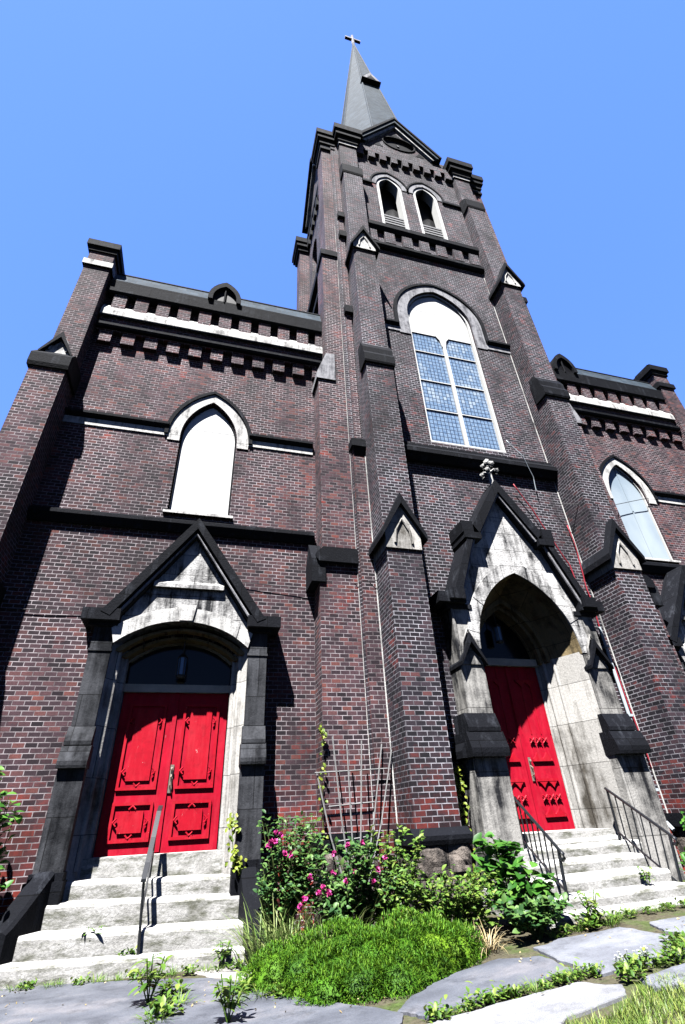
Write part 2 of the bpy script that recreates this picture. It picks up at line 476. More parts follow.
def build_ground():
    m = MB(); bm = m.bm
    def axis(lo, hi, step):
        a = [-600, -250, -100, -45, -22, -13]
        v = lo
        while v < hi: a.append(v); v += step
        return a + [hi, hi + 5, hi + 14, hi + 35, hi + 90, hi + 240, hi + 600]
    xs, ys = axis(-8, 16, .5), axis(-8, 13, .5)
    vs = [[bm.verts.new((x, y, gz(x, y))) for y in ys] for x in xs]
    for i in range(len(xs) - 1):
        for j in range(len(ys) - 1):
            bm.faces.new((vs[i][j], vs[i + 1][j], vs[i + 1][j + 1], vs[i][j + 1]))
    tag(m.build('ground', M['soil'], smooth=True), kind='structure')
build_ground()

def slab(m, poly, mi, th=.03):
    cx = sum(p[0] for p in poly) / len(poly); cy = sum(p[1] for p in poly) / len(poly)
    pts = []
    n = len(poly)
    for i in range(n):
        a, b_ = Vector(poly[i]), Vector(poly[(i + 1) % n])
        k = max(2, int((b_ - a).length / .05))
        for q in range(k):
            p = a.lerp(b_, q / k)
            d = noise.noise(Vector((p.x * 4, p.y * 4, 0))) * .05 + noise.noise(Vector((p.x * 14, p.y * 14, 5))) * .025
            c = (p - Vector((cx, cy))).normalized()
            pts.append(p + c * d)
    zt = lambda p: gz(p.x, p.y) + th
    # ringed inwards so the edge is rounded and the top follows the ground
    rings = []
    for s, dz in ((1, -.06), (1, -.008), (.985, 0), (.7, .002), (.4, .002), (.12, .002)):
        rings.append([(cx + (p.x - cx) * s, cy + (p.y - cy) * s, gz(cx + (p.x - cx) * s, cy + (p.y - cy) * s) + th + dz) for p in pts])
    m.loft(rings, mi=mi)
m = MB()
slab(m, [(-2.9, 9.0), (-1.6, 8.88), (-.6, 8.62), (.5, 8.2), (1.01, 7.67), (1.56, 6.6), (2.1, 5.82), (1.68, 5.34), (.9, 5.6), (-.4, 6.4), (-1.8, 7.3), (-3.4, 8.2)], 0)
slab(m, [(2.0, 5.9), (2.35, 6.2), (2.9, 6.5), (3.5, 6.55), (3.86, 6.3), (3.88, 5.72), (2.79, 5.68), (2.24, 5.62)], 0)
slab(m, [(4.0, 6.6), (4.5, 6.66), (5.2, 6.56), (5.36, 5.6), (4.98, 5.28), (3.98, 5.44), (3.94, 5.92)], 1)
slab(m, [(1.75, 5.3), (2.18, 5.47), (2.66, 5.45), (3.65, 5.4), (3.9, 5.1), (3.8, 4.9), (3.13, 4.84), (2.6, 4.5), (1.8, 4.6), (1.2, 5.0)], 2)
slab(m, [(5.6, 6.5), (6.6, 6.45), (7.4, 6.2), (7.2, 5.4), (5.6, 5.6), (5.42, 6.1)], 1)
slab(m, [(4.1, 5.08), (4.73, 5.12), (5.2, 5.0), (4.5, 4.66), (4.05, 4.86)], 1)
slab(m, [(1.1, 4.9), (1.7, 4.5), (1.0, 3.6), (-.5, 4.4), (-2.6, 6.0), (-3.4, 7.6), (-1.9, 7.1), (-.5, 6.2), (.7, 5.45)], 0)
tag(m.build('sidewalk', [M['blue'], M['bluelight'], M['concrete']]), kind='structure')
m = MB()
slab(m, [(.2, 8.75), (.9, 8.85), (1.2, 8.6), (1.15, 7.9), (.75, 8.0), (.5, 8.32)], 0, .015)
tag(m.build('gravel_path', M['gravel']), kind='structure')

# ------------------------------------------------------------------ church
church = empty('church', (6.72, 12, 0))
tag(church, 'sooty brick church with tall slate spire, red double doors and pale stone gabled porches', 'church')
S = lambda z, y: 1.6 + (z - 1.6) * y / 10      # heights read on the plane y=10 carried to depth y
T = lambda z, y: 1.6 + (z - 1.6) * y / 9.3
rect = lambda x0, x1, z0, z1: [(x0, z0), (x1, z0), (x1, z1), (x0, z1)]
YW, YT, CX = 10.0, 9.3, 6.72

def lancet_hole(cx, w, z0, zs, h): return [(cx + w, z0), (cx - w, z0)][::-1][0:0] + [(cx - w, z0)] + pointed(cx, w, zs, h) + [(cx + w, z0)]
def door_hole(cx, w, z0, zs, h): return [(cx - w, z0)] + segarch(cx, w, zs, h, 14) + [(cx + w, z0)]

# --- wing walls
def wing_wall(x0, x1, wx, dx):
    m = MB()
    m.sheet([(x0, -.6), (x1, -.6), (x1, 15.6), (x0, 15.6)],
            [lancet_hole(wx, .7, 7.72, 10.0, 1.3), door_hole(dx, 1.12, .4, 4.4, .45)], YW, YW + .34)
    return m.build('wing_wall', M['brick'], church)
wing_wall(-4.6, 3.2, -.53, -.47)
wing_wall(10.2, 17.0, 12.68, 12.75)
m = MB()   # flanks and back of the nave, closing the volume
m.box(-4.55, -4.2, 10.02, 34, -.6, 15.55); m.box(16.6, 17.0, 10.02, 34, -.6, 15.55); m.box(-4.5, 16.9, 33.6, 34.02, -.6, 15.5)
m.build('nave_wall', M['brick'], church)

def wing_top(x0, x1, dorm_x, big=False):
    # dentils under the eaves
    m = MB()
    m.box(x0, x1, 9.86, 10.02, S(13.46, 9.86), S(14.13, 9.86))
    p = .6; n = int((x1 - x0) / p)
    for i in range(n + 1):
        a = x0 + .1 + i * p
        if a + .36 < x1:
            m.box(a, a + .34, 9.862, 10.02, S(13.04, 9.86), S(13.455, 9.86))
            m.box(a + .1, a + .46, 9.8, 10.02, S(14.4, 9.8), S(15.3, 9.8))
    m.build('corbel_table', M['brick'], church)
    m = MB()
    m.px([(10.02, S(14.1, 9.78)), (9.77, S(14.14, 9.78)), (9.75, S(14.2, 9.75)), (9.75, S(14.42, 9.75)), (9.84, S(14.56, 9.84)), (10.02, S(14.6, 9.9))], x0, x1)
    m.build('stone_course', M['white'], church, .012)
    m = MB()
    m.px([(10.02, S(13.68, 9.74)), (9.77, S(13.68, 9.74)), (9.74, S(13.75, 9.74)), (9.74, S(13.84, 9.74)), (10.02, S(13.86, 9.74))], x0, x1)
    m.build('string_course', M['soot'], church, .01)
    m = MB()
    m.px([(10.05, S(15.22, 9.74)), (9.76, S(15.22, 9.74)), (9.72, S(15.3, 9.72)), (9.7, S(15.82, 9.7)), (9.74, S(15.84, 9.7)), (10.05, S(15.84, 9.7))], x0, x1)
    m.build('eaves_gutter', M['soot'], church, .01)
    m = MB()
    y1 = 10.0
    m.px([(9.76, S(15.84, 9.7)), (9.98, S(16.12, 9.98)), (10.1, S(16.13, 10.02)), (10.1, 15.3), (9.72, 15.3)], x0, x1)
    m.px([(9.95, S(16.1, 9.98)), (9.98, S(16.18, 9.98)), (10.2, S(16.18, 9.98)), (10.2, S(16.1, 9.98))], x0, x1, 1)
    m.px([(10.1, 16.0), (10.1, 15.3), (33.9, 15.3), (33.9, 16.0), (22, 19.0)], x0, x1, 0) if False else None
    m.box(x0, x1, 10.1, 33.9, 15.2, 15.9)
    roof = m.build('roof', [M['slate'], M['soot']], church)
    # gothic vent dormer on the eaves
    m = MB()
    z0 = S(15.75, 9.6)
    z0 = S(15.78, 9.7)
    outer = [(dorm_x - .5, z0)] + pointed(dorm_x, .5, z0 + .12, .82, 6) + [(dorm_x + .5, z0)]
    inner = [(dorm_x - .36, z0)] + pointed(dorm_x, .36, z0 + .12, .6, 6) + [(dorm_x + .36, z0)]
    m.band(inner, outer, 9.62, 10.3, 0)
    m.py(inner, 9.74, 10.25, 1)
    m.tube([(dorm_x, 9.7, z0), (dorm_x, 9.7, z0 + .66)], .03, 6, 0)
    m.build('vent_dormer', [M['soot'], M['black']], roof)
wing_top(-3.9, 3.07, -.62)
wing_top(10.4, 16.3, 11.85)

def string_with_hood(x0, x1, wx, y=YW, z=10.28, w=.7, zs=10.0, h=1.3, t1=.3, t2=.1, zoff=0):
    # pale band and dark drip mould that climb over the window
    ar = lambda g: pointed(wx, w + g, zs, h + g * 1.0, 12)
    m = MB()
    m.band(ar(.012), ar(t1), y - .035, y + .06)
    m.box(x0, wx - w - t1 + .01, y - .03, y + .05, z - .33, z - .12)
    m.box(wx + w + t1 - .01, x1, y - .03, y + .05, z - .33, z - .12)
    m.box(wx - w - t1, wx - w - .012, y - .032, y + .05, z - .45, zs + .02)
    m.box(wx + w + .012, wx + w + t1, y - .032, y + .05, z - .45, zs + .02)
    m.build('pale_band', M['white'], church)
    m = MB()
    pts_in, pts_out = ar(t1 + .005), ar(t1 + t2)
    lo = zs + .12
    m.band(pts_in, pts_out, y - .08, y + .05)
    m.px([(y + .05, z - .11), (y - .06, z - .11), (y - .13, z - .03), (y - .13, z + .04), (y + .05, z + .11)], x0, wx - w - t1 - .01)
    m.px([(y + .05, z - .11), (y - .06, z - .11), (y - .13, z - .03), (y - .13, z + .04), (y + .05, z + .11)], wx + w + t1 + .01, x1)
    m.build('drip_mould', M['soot'], church, .008)

def sill_course(x0, x1, y, zt, zb, pr):
    m = MB()
    m.px([(y + .05, zb), (y - pr * .45, zb), (y - pr * .8, zb + (zt - zb) * .3), (y - pr, zb + (zt - zb) * .45), (y - pr, zb + (zt - zb) * .66), (y + .05, zt)], x0, x1)
    return m.build('sill_course', M['soot'], church, .008)

string_with_hood(-3.94, 2.2, -.53)
string_with_hood(11.2, 16.3, 12.68)
sill_course(-3.94, 2.2, YW, S(7.64, 9.9), S(7.26, 9.85), .16)
sill_course(11.2, 16.3, YW, S(7.74, 9.9), S(7.32, 9.85), .16)

def wing_window(wx, boarded):
    o = [(wx - .7, 7.72)] + pointed(wx, .7, 10.0, 1.3) + [(wx + .7, 7.72)]
    i = [(wx - .66, 7.76)] + pointed(wx, .66, 10.0, 1.24) + [(wx + .66, 7.76)]
    w = empty('window', (wx, YW, 7.72), parent=None); w.parent = church; w.location = Vector((wx, YW, 7.72)) - church.location
    m = MB(); m.band(i, o, YW + .05, YW + .2); m.box(wx - .66, wx + .66, YW + .05, YW + .2, 7.72, 7.765)
    m.build('frame', M['soot'] if boarded else M['trimwhite'], w)
    m = MB()
    m.py(i, YW + .1, YW + .2)
    if boarded:
        m.box(wx - .66, wx + .66, YW + .095, YW + .12, 10.36, 10.372)
        m.box(wx - .003, wx + .003, YW + .096, YW + .12, 7.77, 10.36)
        m.build('white_board', M['panel'], w)
    else:
        m.build('pane', M['paleglass'], w)
        m = MB(); m.box(wx - .02, wx + .02, YW + .08, YW + .12, 7.76, 11.2)
        m.build('glazing_bar', M['paleglass'], w)
    if boarded: w['label'] = 'pointed window closed by a plain white board'
    else: w['label'] = 'pointed window with pale bluish panes'
    m = MB(); m.box(wx - .78, wx + .78, YW - .1, YW + .3, 7.655, 7.72)
    m.build('sill', M['white'], w, .01)
wing_window(-.53, True)
wing_window(12.68, False)

# --- tower walls
TX0, TX1, TY1 = 3.07, 10.37, 14.9
bel = [5.7, 7.46]
bz0, bzs, bh, bw = 22.0, 25.4, .92, .6
W = dict(cx=6.68, w=1.22, z0=10.45, zs=16.25, h=1.6)
def belhole(cx): return [(cx - bw, bz0)] + pointed(cx, bw, bzs, bh, 8) + [(cx + bw, bz0)]
m = MB()
win_hole = [(W['cx'] - W['w'], W['z0'])] + pointed(W['cx'], W['w'], W['zs'], W['h'], 12) + [(W['cx'] + W['w'], W['z0'])]
door2 = [(5.55, .3)] + pointed(6.72, 1.17, 4.4, 1.75, 10) + [(7.89, .3)]
oc = [(6.72 + .84 * math.cos(2 * PI * i / 24), 30.45 + .66 * math.sin(2 * PI * i / 24)) for i in range(24)]
m.sheet([(TX0, -.6), (TX1, -.6), (TX1, 29.6), (8.7, 29.6), (6.65, 32.5), (4.6, 29.6), (TX0, 29.6)], [win_hole, door2, belhole(bel[0]), belhole(bel[1]), oc], YT, YT + .45)
# flanks: left one has its own pair of belfry openings under a gable
my = 12.1
def side(x, sgn):
    mm = MB()
    hs = [[(my + o - .55, bz0)] + pointed(my + o, .55, bzs, bh, 8) + [(my + o + .55, bz0)] for o in (-.85, .85)]
    mm.sheet([(YT, -.6), (TY1, -.6), (TY1, 29.6), (my + 1.9, 30.2), (my, 33.2), (my - 1.9, 30.2), (YT, 29.6)], hs, 0, .4)
    for v in mm.bm.verts:
        a, d, z = v.co.x, v.co.y, v.co.z
        v.co = (x + sgn * d, a, z)
    me = bpy.data.meshes.new('tmp'); mm.bm.to_mesh(me); mm.bm.free()
    m.bm.from_mesh(me); bpy.data.meshes.remove(me)
side(TX0, 1); side(TX1, -1)
m.face([(TX0, TY1, -.6), (TX1, TY1, -.6), (TX1, TY1, 29.6), (TX0, TY1, 29.6)])
m.face([(TX0 + .02, YT + .02, 29.3), (TX1 - .02, YT + .02, 29.3), (TX1 - .02, TY1 - .02, 29.3), (TX0 + .02, TY1 - .02, 29.3)])
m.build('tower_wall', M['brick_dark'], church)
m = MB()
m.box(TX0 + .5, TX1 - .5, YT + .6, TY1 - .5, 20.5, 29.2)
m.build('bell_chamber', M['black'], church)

# tower window
tw = empty('window'); tw.parent = church; tw.location = Vector((W['cx'], YT, W['z0'])) - church.location
tw['label'] = 'tall pointed window of blue leaded glass with a white boarded head'
def tarch(g, hg=None): return pointed(W['cx'], W['w'] - g, W['zs'], W['h'] - (g if hg is None else hg), 12)
m = MB()
o = [(W['cx'] - W['w'], W['z0'])] + tarch(0) + [(W['cx'] + W['w'], W['z0'])]
i = [(W['cx'] - W['w'] + .07, W['z0'])] + tarch(.07) + [(W['cx'] + W['w'] - .07, W['z0'])]
m.band(i, o, YT + .06, YT + .3)
m.box(W['cx'] - W['w'], W['cx'] + W['w'], YT + .05, YT + .3, W['z0'], W['z0'] + .1)
m.build('frame', M['trimwhite'], tw)
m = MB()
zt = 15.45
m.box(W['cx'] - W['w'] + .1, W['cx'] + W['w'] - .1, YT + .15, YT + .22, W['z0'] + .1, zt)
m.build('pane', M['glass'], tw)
m = MB()
m.py([(W['cx'] - W['w'] + .1, zt + .002)] + tarch(.1) + [(W['cx'] + W['w'] - .1, zt + .002)], YT + .12, YT + .22)
m.box(W['cx'] - .95, W['cx'] + .95, YT + .115, YT + .14, 16.72, 16.735)
m.build('white_board', M['panel'], tw)
m = MB()
cx = W['cx']
m.box(cx - .05, cx + .05, YT + .08, YT + .2, W['z0'] + .1, zt)
for s in (-1, 1):   # springing of the lost tracery
    m.band([(cx + s * .07, zt - .5 + .0), (cx + s * .12, zt - .2), (cx + s * .25, zt)], [(cx + s * .04, zt - .5), (cx + s * .05, zt - .2), (cx + s * .06, zt)], YT + .1, YT + .2)
m.build('mullion', M['trimwhite'], tw)
m = MB()
for z in (11.85, 13.12, 14.5):
    m.box(cx - W['w'] + .1, cx + W['w'] - .1, YT + .12, YT + .16, z, z + .03)
m.build('glazing_bar', M['trimwhite'], tw)

def tower_trim():
    ar = lambda g: pointed(W['cx'], W['w'] + g, W['zs'], W['h'] + g * .85, 14)
    x0, x1 = 4.22, 9.22
    m = MB()
    m.band(ar(.012), ar(.4), YT - .035, YT + .06)
    for s in (-1, 1):
        a, b_ = sorted((W['cx'] + s * (W['w'] + .012), W['cx'] + s * (W['w'] + .4)))
        m.box(a, b_, YT - .034, YT + .06, 15.1, W['zs'] + .01)
    m.build('voussoir_arch', M['voussoir'], church)
    m = MB()
    m.band(ar(.405), ar(.52), YT - .08, YT + .05)
    for s in (-1, 1):
        a, b_ = sorted((W['cx'] + s * (W['w'] + .405), W['cx'] + s * (W['w'] + .52)))
        m.box(a, b_, YT - .08, YT + .05, 15.5, W['zs'] + .01)
    for a, b_ in ((x0, W['cx'] - W['w'] - .42), (W['cx'] + W['w'] + .42, x1)):
        m.px([(YT + .05, 15.38), (YT - .06, 15.38), (YT - .13, 15.46), (YT - .13, 15.54), (YT + .05, 15.62)], a, b_)
    m.build('drip_mould', M['soot'], church, .008)
    m = MB()
    for a, b_ in ((x0, W['cx'] - W['w'] - .4), (W['cx'] + W['w'] + .4, x1)):
        m.box(a, b_, YT - .03, YT + .05, 15.15, 15.37)
    m.build('pale_band', M['voussoir'], church)
    m = MB()
    m.px([(YT + .05, 9.6), (YT - .12, 9.6), (YT - .2, 9.74), (YT - .26, 9.8), (YT - .26, 9.93), (YT - .1, 10.12), (YT - .1, 10.2), (YT + .3, 10.42), (YT + .3, 9.8)], 4.2, 9.24)
    m.build('sill_course', M['soot'], church, .01)
    # belfry sill, dentils, string
    m = MB()
    m.px([(YT + .05, 21.2), (YT - .12, 21.2), (YT - .22, 21.36), (YT - .22, 21.6), (YT + .3, 21.96), (YT + .3, 21.2)], x0 - .05, x1 + .05)
    m.px([(YT + .05, 20.0), (YT - .1, 20.0), (YT - .17, 20.1), (YT - .17, 20.24), (YT + .05, 20.42)], x0 - .05, x1 + .05)
    m.build('belfry_sill', M['soot'], church, .01)
    m = MB()
    for k in range(7):
        a = 4.3 + k * .74
        if k < 7 and a + .42 < 9.3: m.box(a, a + .42, YT - .12, YT + .05, 20.4, 21.19)
    m.build('corbel_table', M['brick_dark'], church)
    m = MB()
    m.box(x0, x1, YT - .18, YT + .05, 28.15, 28.6)
    for k in range(9):
        a = 4.3 + k * .565
        if a + .3 < x1: m.box(a, a + .32, YT - .178, YT + .05, 27.65, 28.145)
    m.build('corbel_table', M['brick_dark'], church)
    # gable coping of the front
    def rake(y0, y1, mat, name, o_in, o_out, dz):
        m = MB()
        inn = [(4.5 + o_in[0], 30.05 + o_in[1]), (6.72, 33.0 + dz), (8.94 - o_in[0], 30.05 + o_in[1])]
        out = [(4.5 + o_out[0], 30.05 + o_out[1]), (6.72, 33.0 + dz + o_out[2]), (8.94 - o_out[0], 30.05 + o_out[1])]
        m.band(inn, out, y0, y1)
        return m.build(name, mat, church)
    rake(YT - .16, YT + .2, M['voussoir'], 'gable_moulding', (.3, -.2), (.12, .1), -.3) if False else None
    m = MB()
    inn = [(4.86, 29.4), (6.63, 32.16), (8.4, 29.4)]
    mid = [(4.69, 29.4), (6.63, 32.45), (8.57, 29.4)]
    mid2 = [(4.69, 29.405), (6.63, 32.455), (8.57, 29.405)]
    out = [(4.52, 29.42), (6.625, 32.76), (8.73, 29.42)]
    m.band(inn, mid, YT - .14, YT + .1)
    m.build('gable_moulding', M['white'], church)
    m = MB()
    m.band(mid2, out, YT - .26, 10.2)
    m.build('gable_coping', M['slate'], church)
    m = MB()
    top = [(4.4, 29.5), (6.62, 32.95), (8.84, 29.5)]
    m.band([(x, z + .004) for x, z in out], top, YT - .32, 10.3)
    m.build('gable_cap', M['soot'], church)
    # oculus
    m = MB()
    inn = [(6.72 + .84 * math.cos(2 * PI * k / 24), 30.45 + .66 * math.sin(2 * PI * k / 24)) for k in range(25)]
    outr = [(6.72 + .9 * math.cos(2 * PI * k / 24), 30.45 + .72 * math.sin(2 * PI * k / 24)) for k in range(25)]
    m.band(inn, outr, YT - .05, YT + .06)
    m.build('oculus_ring', M['soot'], church)
    m = MB()
    m.py(inn[:-1], YT + .1, YT + .34)
    m.tube([(6.72, YT + .12, 30.45), (6.72, YT + .06, 30.46)], .07, 8, 1)
    m.build('oculus', [M['black'], M['voussoir'], M['soot']], church)
    m = MB()
    for px_, pz_ in ((6.66, 31.42), (5.6, 29.75), (7.8, 29.75)):
        m.py([(px_ - .24, pz_ - .12), (px_ + .24, pz_ - .12), (px_, pz_ + .3)], YT - .012, YT + .02)
    m.build('trefoil_recess', M['black'], church)
    # belfry hoods, frames and louvres
    for c in bel:
        m = MB()
        ar2 = lambda g: pointed(c, bw + g, bzs, bh + g * 1.25, 9)
        m.band(ar2(.01), ar2(.25), YT - .03, YT + .05)
        m.build('voussoir_arch', M['voussoir'], church)
        m = MB(); m.band(ar2(.252), ar2(.33), YT - .07, YT + .05)
        m.build('drip_mould', M['soot'], church)
        w = empty('belfry_opening'); w.parent = church; w.location = Vector((c, YT, bz0)) - church.location
        m = MB()
        i = [(c - bw + .13, bz0)] + pointed(c, bw - .13, bzs, bh - .13, 9) + [(c + bw - .13, bz0)]
        o = [(c - bw, bz0)] + pointed(c, bw, bzs, bh, 9) + [(c + bw, bz0)]
        m.band(i, o, YT + .02, YT + .42)
        m.build('frame', M['trimwhite'], w)
        m = MB()
        for k in range(6):
            z = bz0 + .02 + k * .19
            m.px([(YT + .1, z), (YT + .12, z + .14), (YT + .34, z + .2), (YT + .34, z + .18), (YT + .16, z)], c - bw + .13, c + bw - .13)
        m.build('louvre', M['louvre'], w)
    m = MB()
    for a, b_ in ((x0, bel[0] - bw - .22), (bel[1] + bw + .22, x1)):
        m.box(a, b_, YT - .1, YT + .05, 25.2, 25.36)
    m.build('drip_mould', M['soot'], church)
    # left flank: sill, corbels, gable coping
    for x, s in ((TX0, -1), (TX1, 1)):
        m = MB()
        def bx(y0, y1, z0, z1, d):
            a, b_ = sorted((x + s * d, x - s * .05)); m.box(a, b_, y0, y1, z0, z1)
        bx(YT + .8, TY1, 21.3, 21.7, .22); bx(YT + .8, TY1, 20.0, 20.3, .17)
        for k in range(9): bx(YT + .9 + k * .5, YT + 1.2 + k * .5, 27.5, 28.3, .14)
        bx(YT + .8, TY1, 28.3, 28.6, .16)
        m.build('flank_string', M['soot'], church)
        for (mat, nm, d, o1, o2) in ((M['white'], 'gable_moulding', .2, .3, .02), (M['soot'], 'gable_coping', .36, .0, -.35)):
            m = MB()
            inn = [(my - 2.1 + o1 * .6, 29.75), (my, 32.9 - o1), (my + 2.1 - o1 * .6, 29.75)]
            out = [(my - 2.1 + o2 * .6, 29.75), (my, 32.9 - o2), (my + 2.1 - o2 * .6, 29.75)]
            rings = []
            for (a, b_) in zip(inn, out):
                rings.append([(x + s * d, a[0], a[1]), (x + s * d, b_[0], b_[1]), (x - s * .2, b_[0], b_[1]), (x - s * .2, a[0], a[1])])
            m.loft(rings)
            m.build(nm, mat, church)
tower_trim()

# --- spire
def spire():
    cx, cy, zb, zt = 6.68, 12.1, 29.3, 57.2
    def R(z): return 2.95 * (58.0 - z) / (58.0 - zb)
    m = MB()
    zs = [zb + (zt - zb) * k / 14 for k in range(15)]
    ring = lambda z, r: [(cx + r * math.cos(PI / 8 + PI / 4 * k), cy + r * math.sin(PI / 8 + PI / 4 * k), z) for k in range(8)]
    m.loft([ring(z, R(z)) for z in zs])
    sp = m.build('spire', M['slate'], church)
    m = MB()
    for k in range(8):
        a = PI / 8 + PI / 4 * k
        m.tube([(cx + R(z) * math.cos(a), cy + R(z) * math.sin(a), z) for z in (zb, 40, 50, zt)], .055, 6)
    m.build('lead_hip', M['slate'], sp)
    m = MB()
    m.loft([ring(zt - .05, R(zt) + .06), ring(zt + .5, .09)])
    m.tube([(cx, cy, zt + .3), (cx, cy, 59.7)], .13, 8)
    m.box(cx - .7, cx + .7, cy - .1, cy + .1, 58.7, 58.95)
    m.build('cross', M['voussoir'], sp)
    m = MB()   # lucarne on the front face
    z = 43.6; r = R(z) * math.cos(PI / 8); y = cy - r
    m.loft([[(cx - .62, y - .3, z), (cx + .62, y - .3, z), (cx, y - .3, z + 1.25)], [(cx - .62, y + .3, z), (cx + .62, y + .3, z), (cx, y + .4, z + 1.25)]])
    m.box(cx - .68, cx + .68, y - .32, y + .3, z - .08, z - .005, 1)
    m.py([(cx - .3, z + .1), (cx + .3, z + .1), (cx, z + .72)], y - .312, y - .29, 1)
    m.build('lucarne', [M['voussoir'], M['soot']], sp)
spire()

# --- buttresses
def gablet(m_face, m_roof, x0, x1, y0, y1, z0, ze, za, ov=.1, th=.14):
    cx = (x0 + x1) / 2
    m_face.py([(x0 + .02, z0), (x1 - .02, z0), (x1 - .02, ze), (cx, za - .1), (x0 + .02, ze)], y0 + .05, y1)
    sl = (za - ze) / (cx - x0)
    xa, xb = x0 - ov, x1 + ov
    za2, zea = za + .06, ze - ov * sl
    m_roof.band([(xa, zea - th), (cx, za2 - th * 1.25), (xb, zea - th)], [(xa, zea), (cx, za2 + .1), (xb, zea)], y0 - .06, y1)
    # trefoil moulding cut into the face
    m_face.tube([(cx - .2, y0 + .04, z0 + .12), (cx - .16, y0 + .03, z0 + .42), (cx, y0 + .03, z0 + .72), (cx + .16, y0 + .03, z0 + .42), (cx + .2, y0 + .04, z0 + .12)], .03, 6)

def rock_blocks(m, x0, x1, y0, y1, z0, z1, rows, per):
    h = (z1 - z0) / rows
    for r in range(rows):
        off = .35 if r % 2 else 0
        xs_ = [x0] + [x0 + (k + off + random.uniform(-.15, .15)) * per for k in range(1, 40) if x0 + .12 < x0 + (k + off) * per < x1 - .12] + [x1]
        for a, b_ in zip(xs_, xs_[1:]):
            tb = bmesh.new()
            bmesh.ops.create_cube(tb, size=1, matrix=Matrix.Translation(((a + b_) / 2, (y0 + y1) / 2, z0 + (r + .5) * h)) @ Matrix.Diagonal((b_ - a - .012, y1 - y0, h - .012, 1)))
            bmesh.ops.subdivide_edges(tb, edges=tb.edges[:], cuts=5, use_grid_fill=True)
            cx_, cz_ = (a + b_) / 2, z0 + (r + .5) * h
            for v in tb.verts:
                u = max(abs(v.co.x - cx_) / ((b_ - a) / 2), abs(v.co.z - cz_) / (h / 2))
                bul = max(0, 1 - u ** 7)
                n_ = noise.noise(v.co * 5) * .045 + noise.noise(v.co * 13) * .025
                if v.co.y < (y0 + y1) / 2: v.co.y -= bul * (.025 + n_) - (1 - bul) * .012
                v.co.x += (1 if v.co.x > cx_ else -1) * (noise.noise(v.co * 6) * .015 - .004)
            me = bpy.data.meshes.new('tmp'); tb.to_mesh(me); tb.free()
            m.bm.from_mesh(me); bpy.data.meshes.remove(me)
def front_buttress(x0, x1, red):
    b = MB()
    st = [(1.37, 6.4, 8.42), (6.4, 12.4, 8.5), (12.4, 18.6, 8.62), (18.6, 24.7, 8.84), (24.7, 28.6, 9.06)]
    for z0, z1, y in st:
        b.box(x0, x1, y, YT + .03, z0, z1 + .004)
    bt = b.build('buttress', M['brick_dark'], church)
    m = MB()
    m.box(x0 - .02, x1 + .02, 8.4, YT + .02, -.3, 1.22)
    rock_blocks(m, x0 - .06, x1 + .06, 8.34, YT, -.1, 1.215, 3, .5)
    m.build('plinth', M['rubble'], bt)
    m = MB()
    m.px([(YT, 1.2), (8.3, 1.2), (8.28, 1.26), (8.28, 1.32), (8.41, 1.42), (YT, 1.42)], x0 - .1, x1 + .1)
    m.build('plinth_cap', M['soot'], bt, .015)
    for (z0, ze, za, y0, y1, lt) in ((6.4, 6.9, 7.62, 8.33, YT, M['jamb']), (18.3, 18.6, 19.5, 8.5, YT, M['white'])):
        f, r = MB(), MB()
        gablet(f, r, x0 - .03, x1 + .03, y0, y1, z0, ze, za)
        f.build('gablet', lt, bt)
        r.build('gablet_coping', M['soot'], bt, .01)
    m = MB()
    xo = .06
    m.px([(8.9, 12.3), (8.44, 12.3), (8.42, 12.36), (8.42, 12.62), (8.5, 12.78), (8.5, 12.98), (8.64, 13.3), (8.9, 13.3)], x0 - xo, x1 + xo)
    m.px([(9.2, 24.5), (8.82, 24.5), (8.79, 24.6), (8.79, 25.15), (9.08, 25.5), (9.2, 25.5)], x0 - xo, x1 + xo)
    m.build('weathering', M['soot'], bt, .01)
    m = MB()
    m.box(x0 - .04, x1 + .04, 9.0, YT + .1, 27.75, 27.95)
    m.build('cap_band', M['white'], bt)
    m = MB()
    for k, (g, za, zb) in enumerate(((.08, 27.95, 28.3), (.2, 28.3, 28.65), (.28, 28.65, 29.1), (.18, 29.1, 29.35))):
        m.box(x0 - g, x1 + g, 9.02 - g, YT + .6, za, zb + .002)
    m.build('cornice_cap', M['soot'], bt, .012)
front_buttress(3.43, 4.22, False)
front_buttress(9.22, 10.01, False)

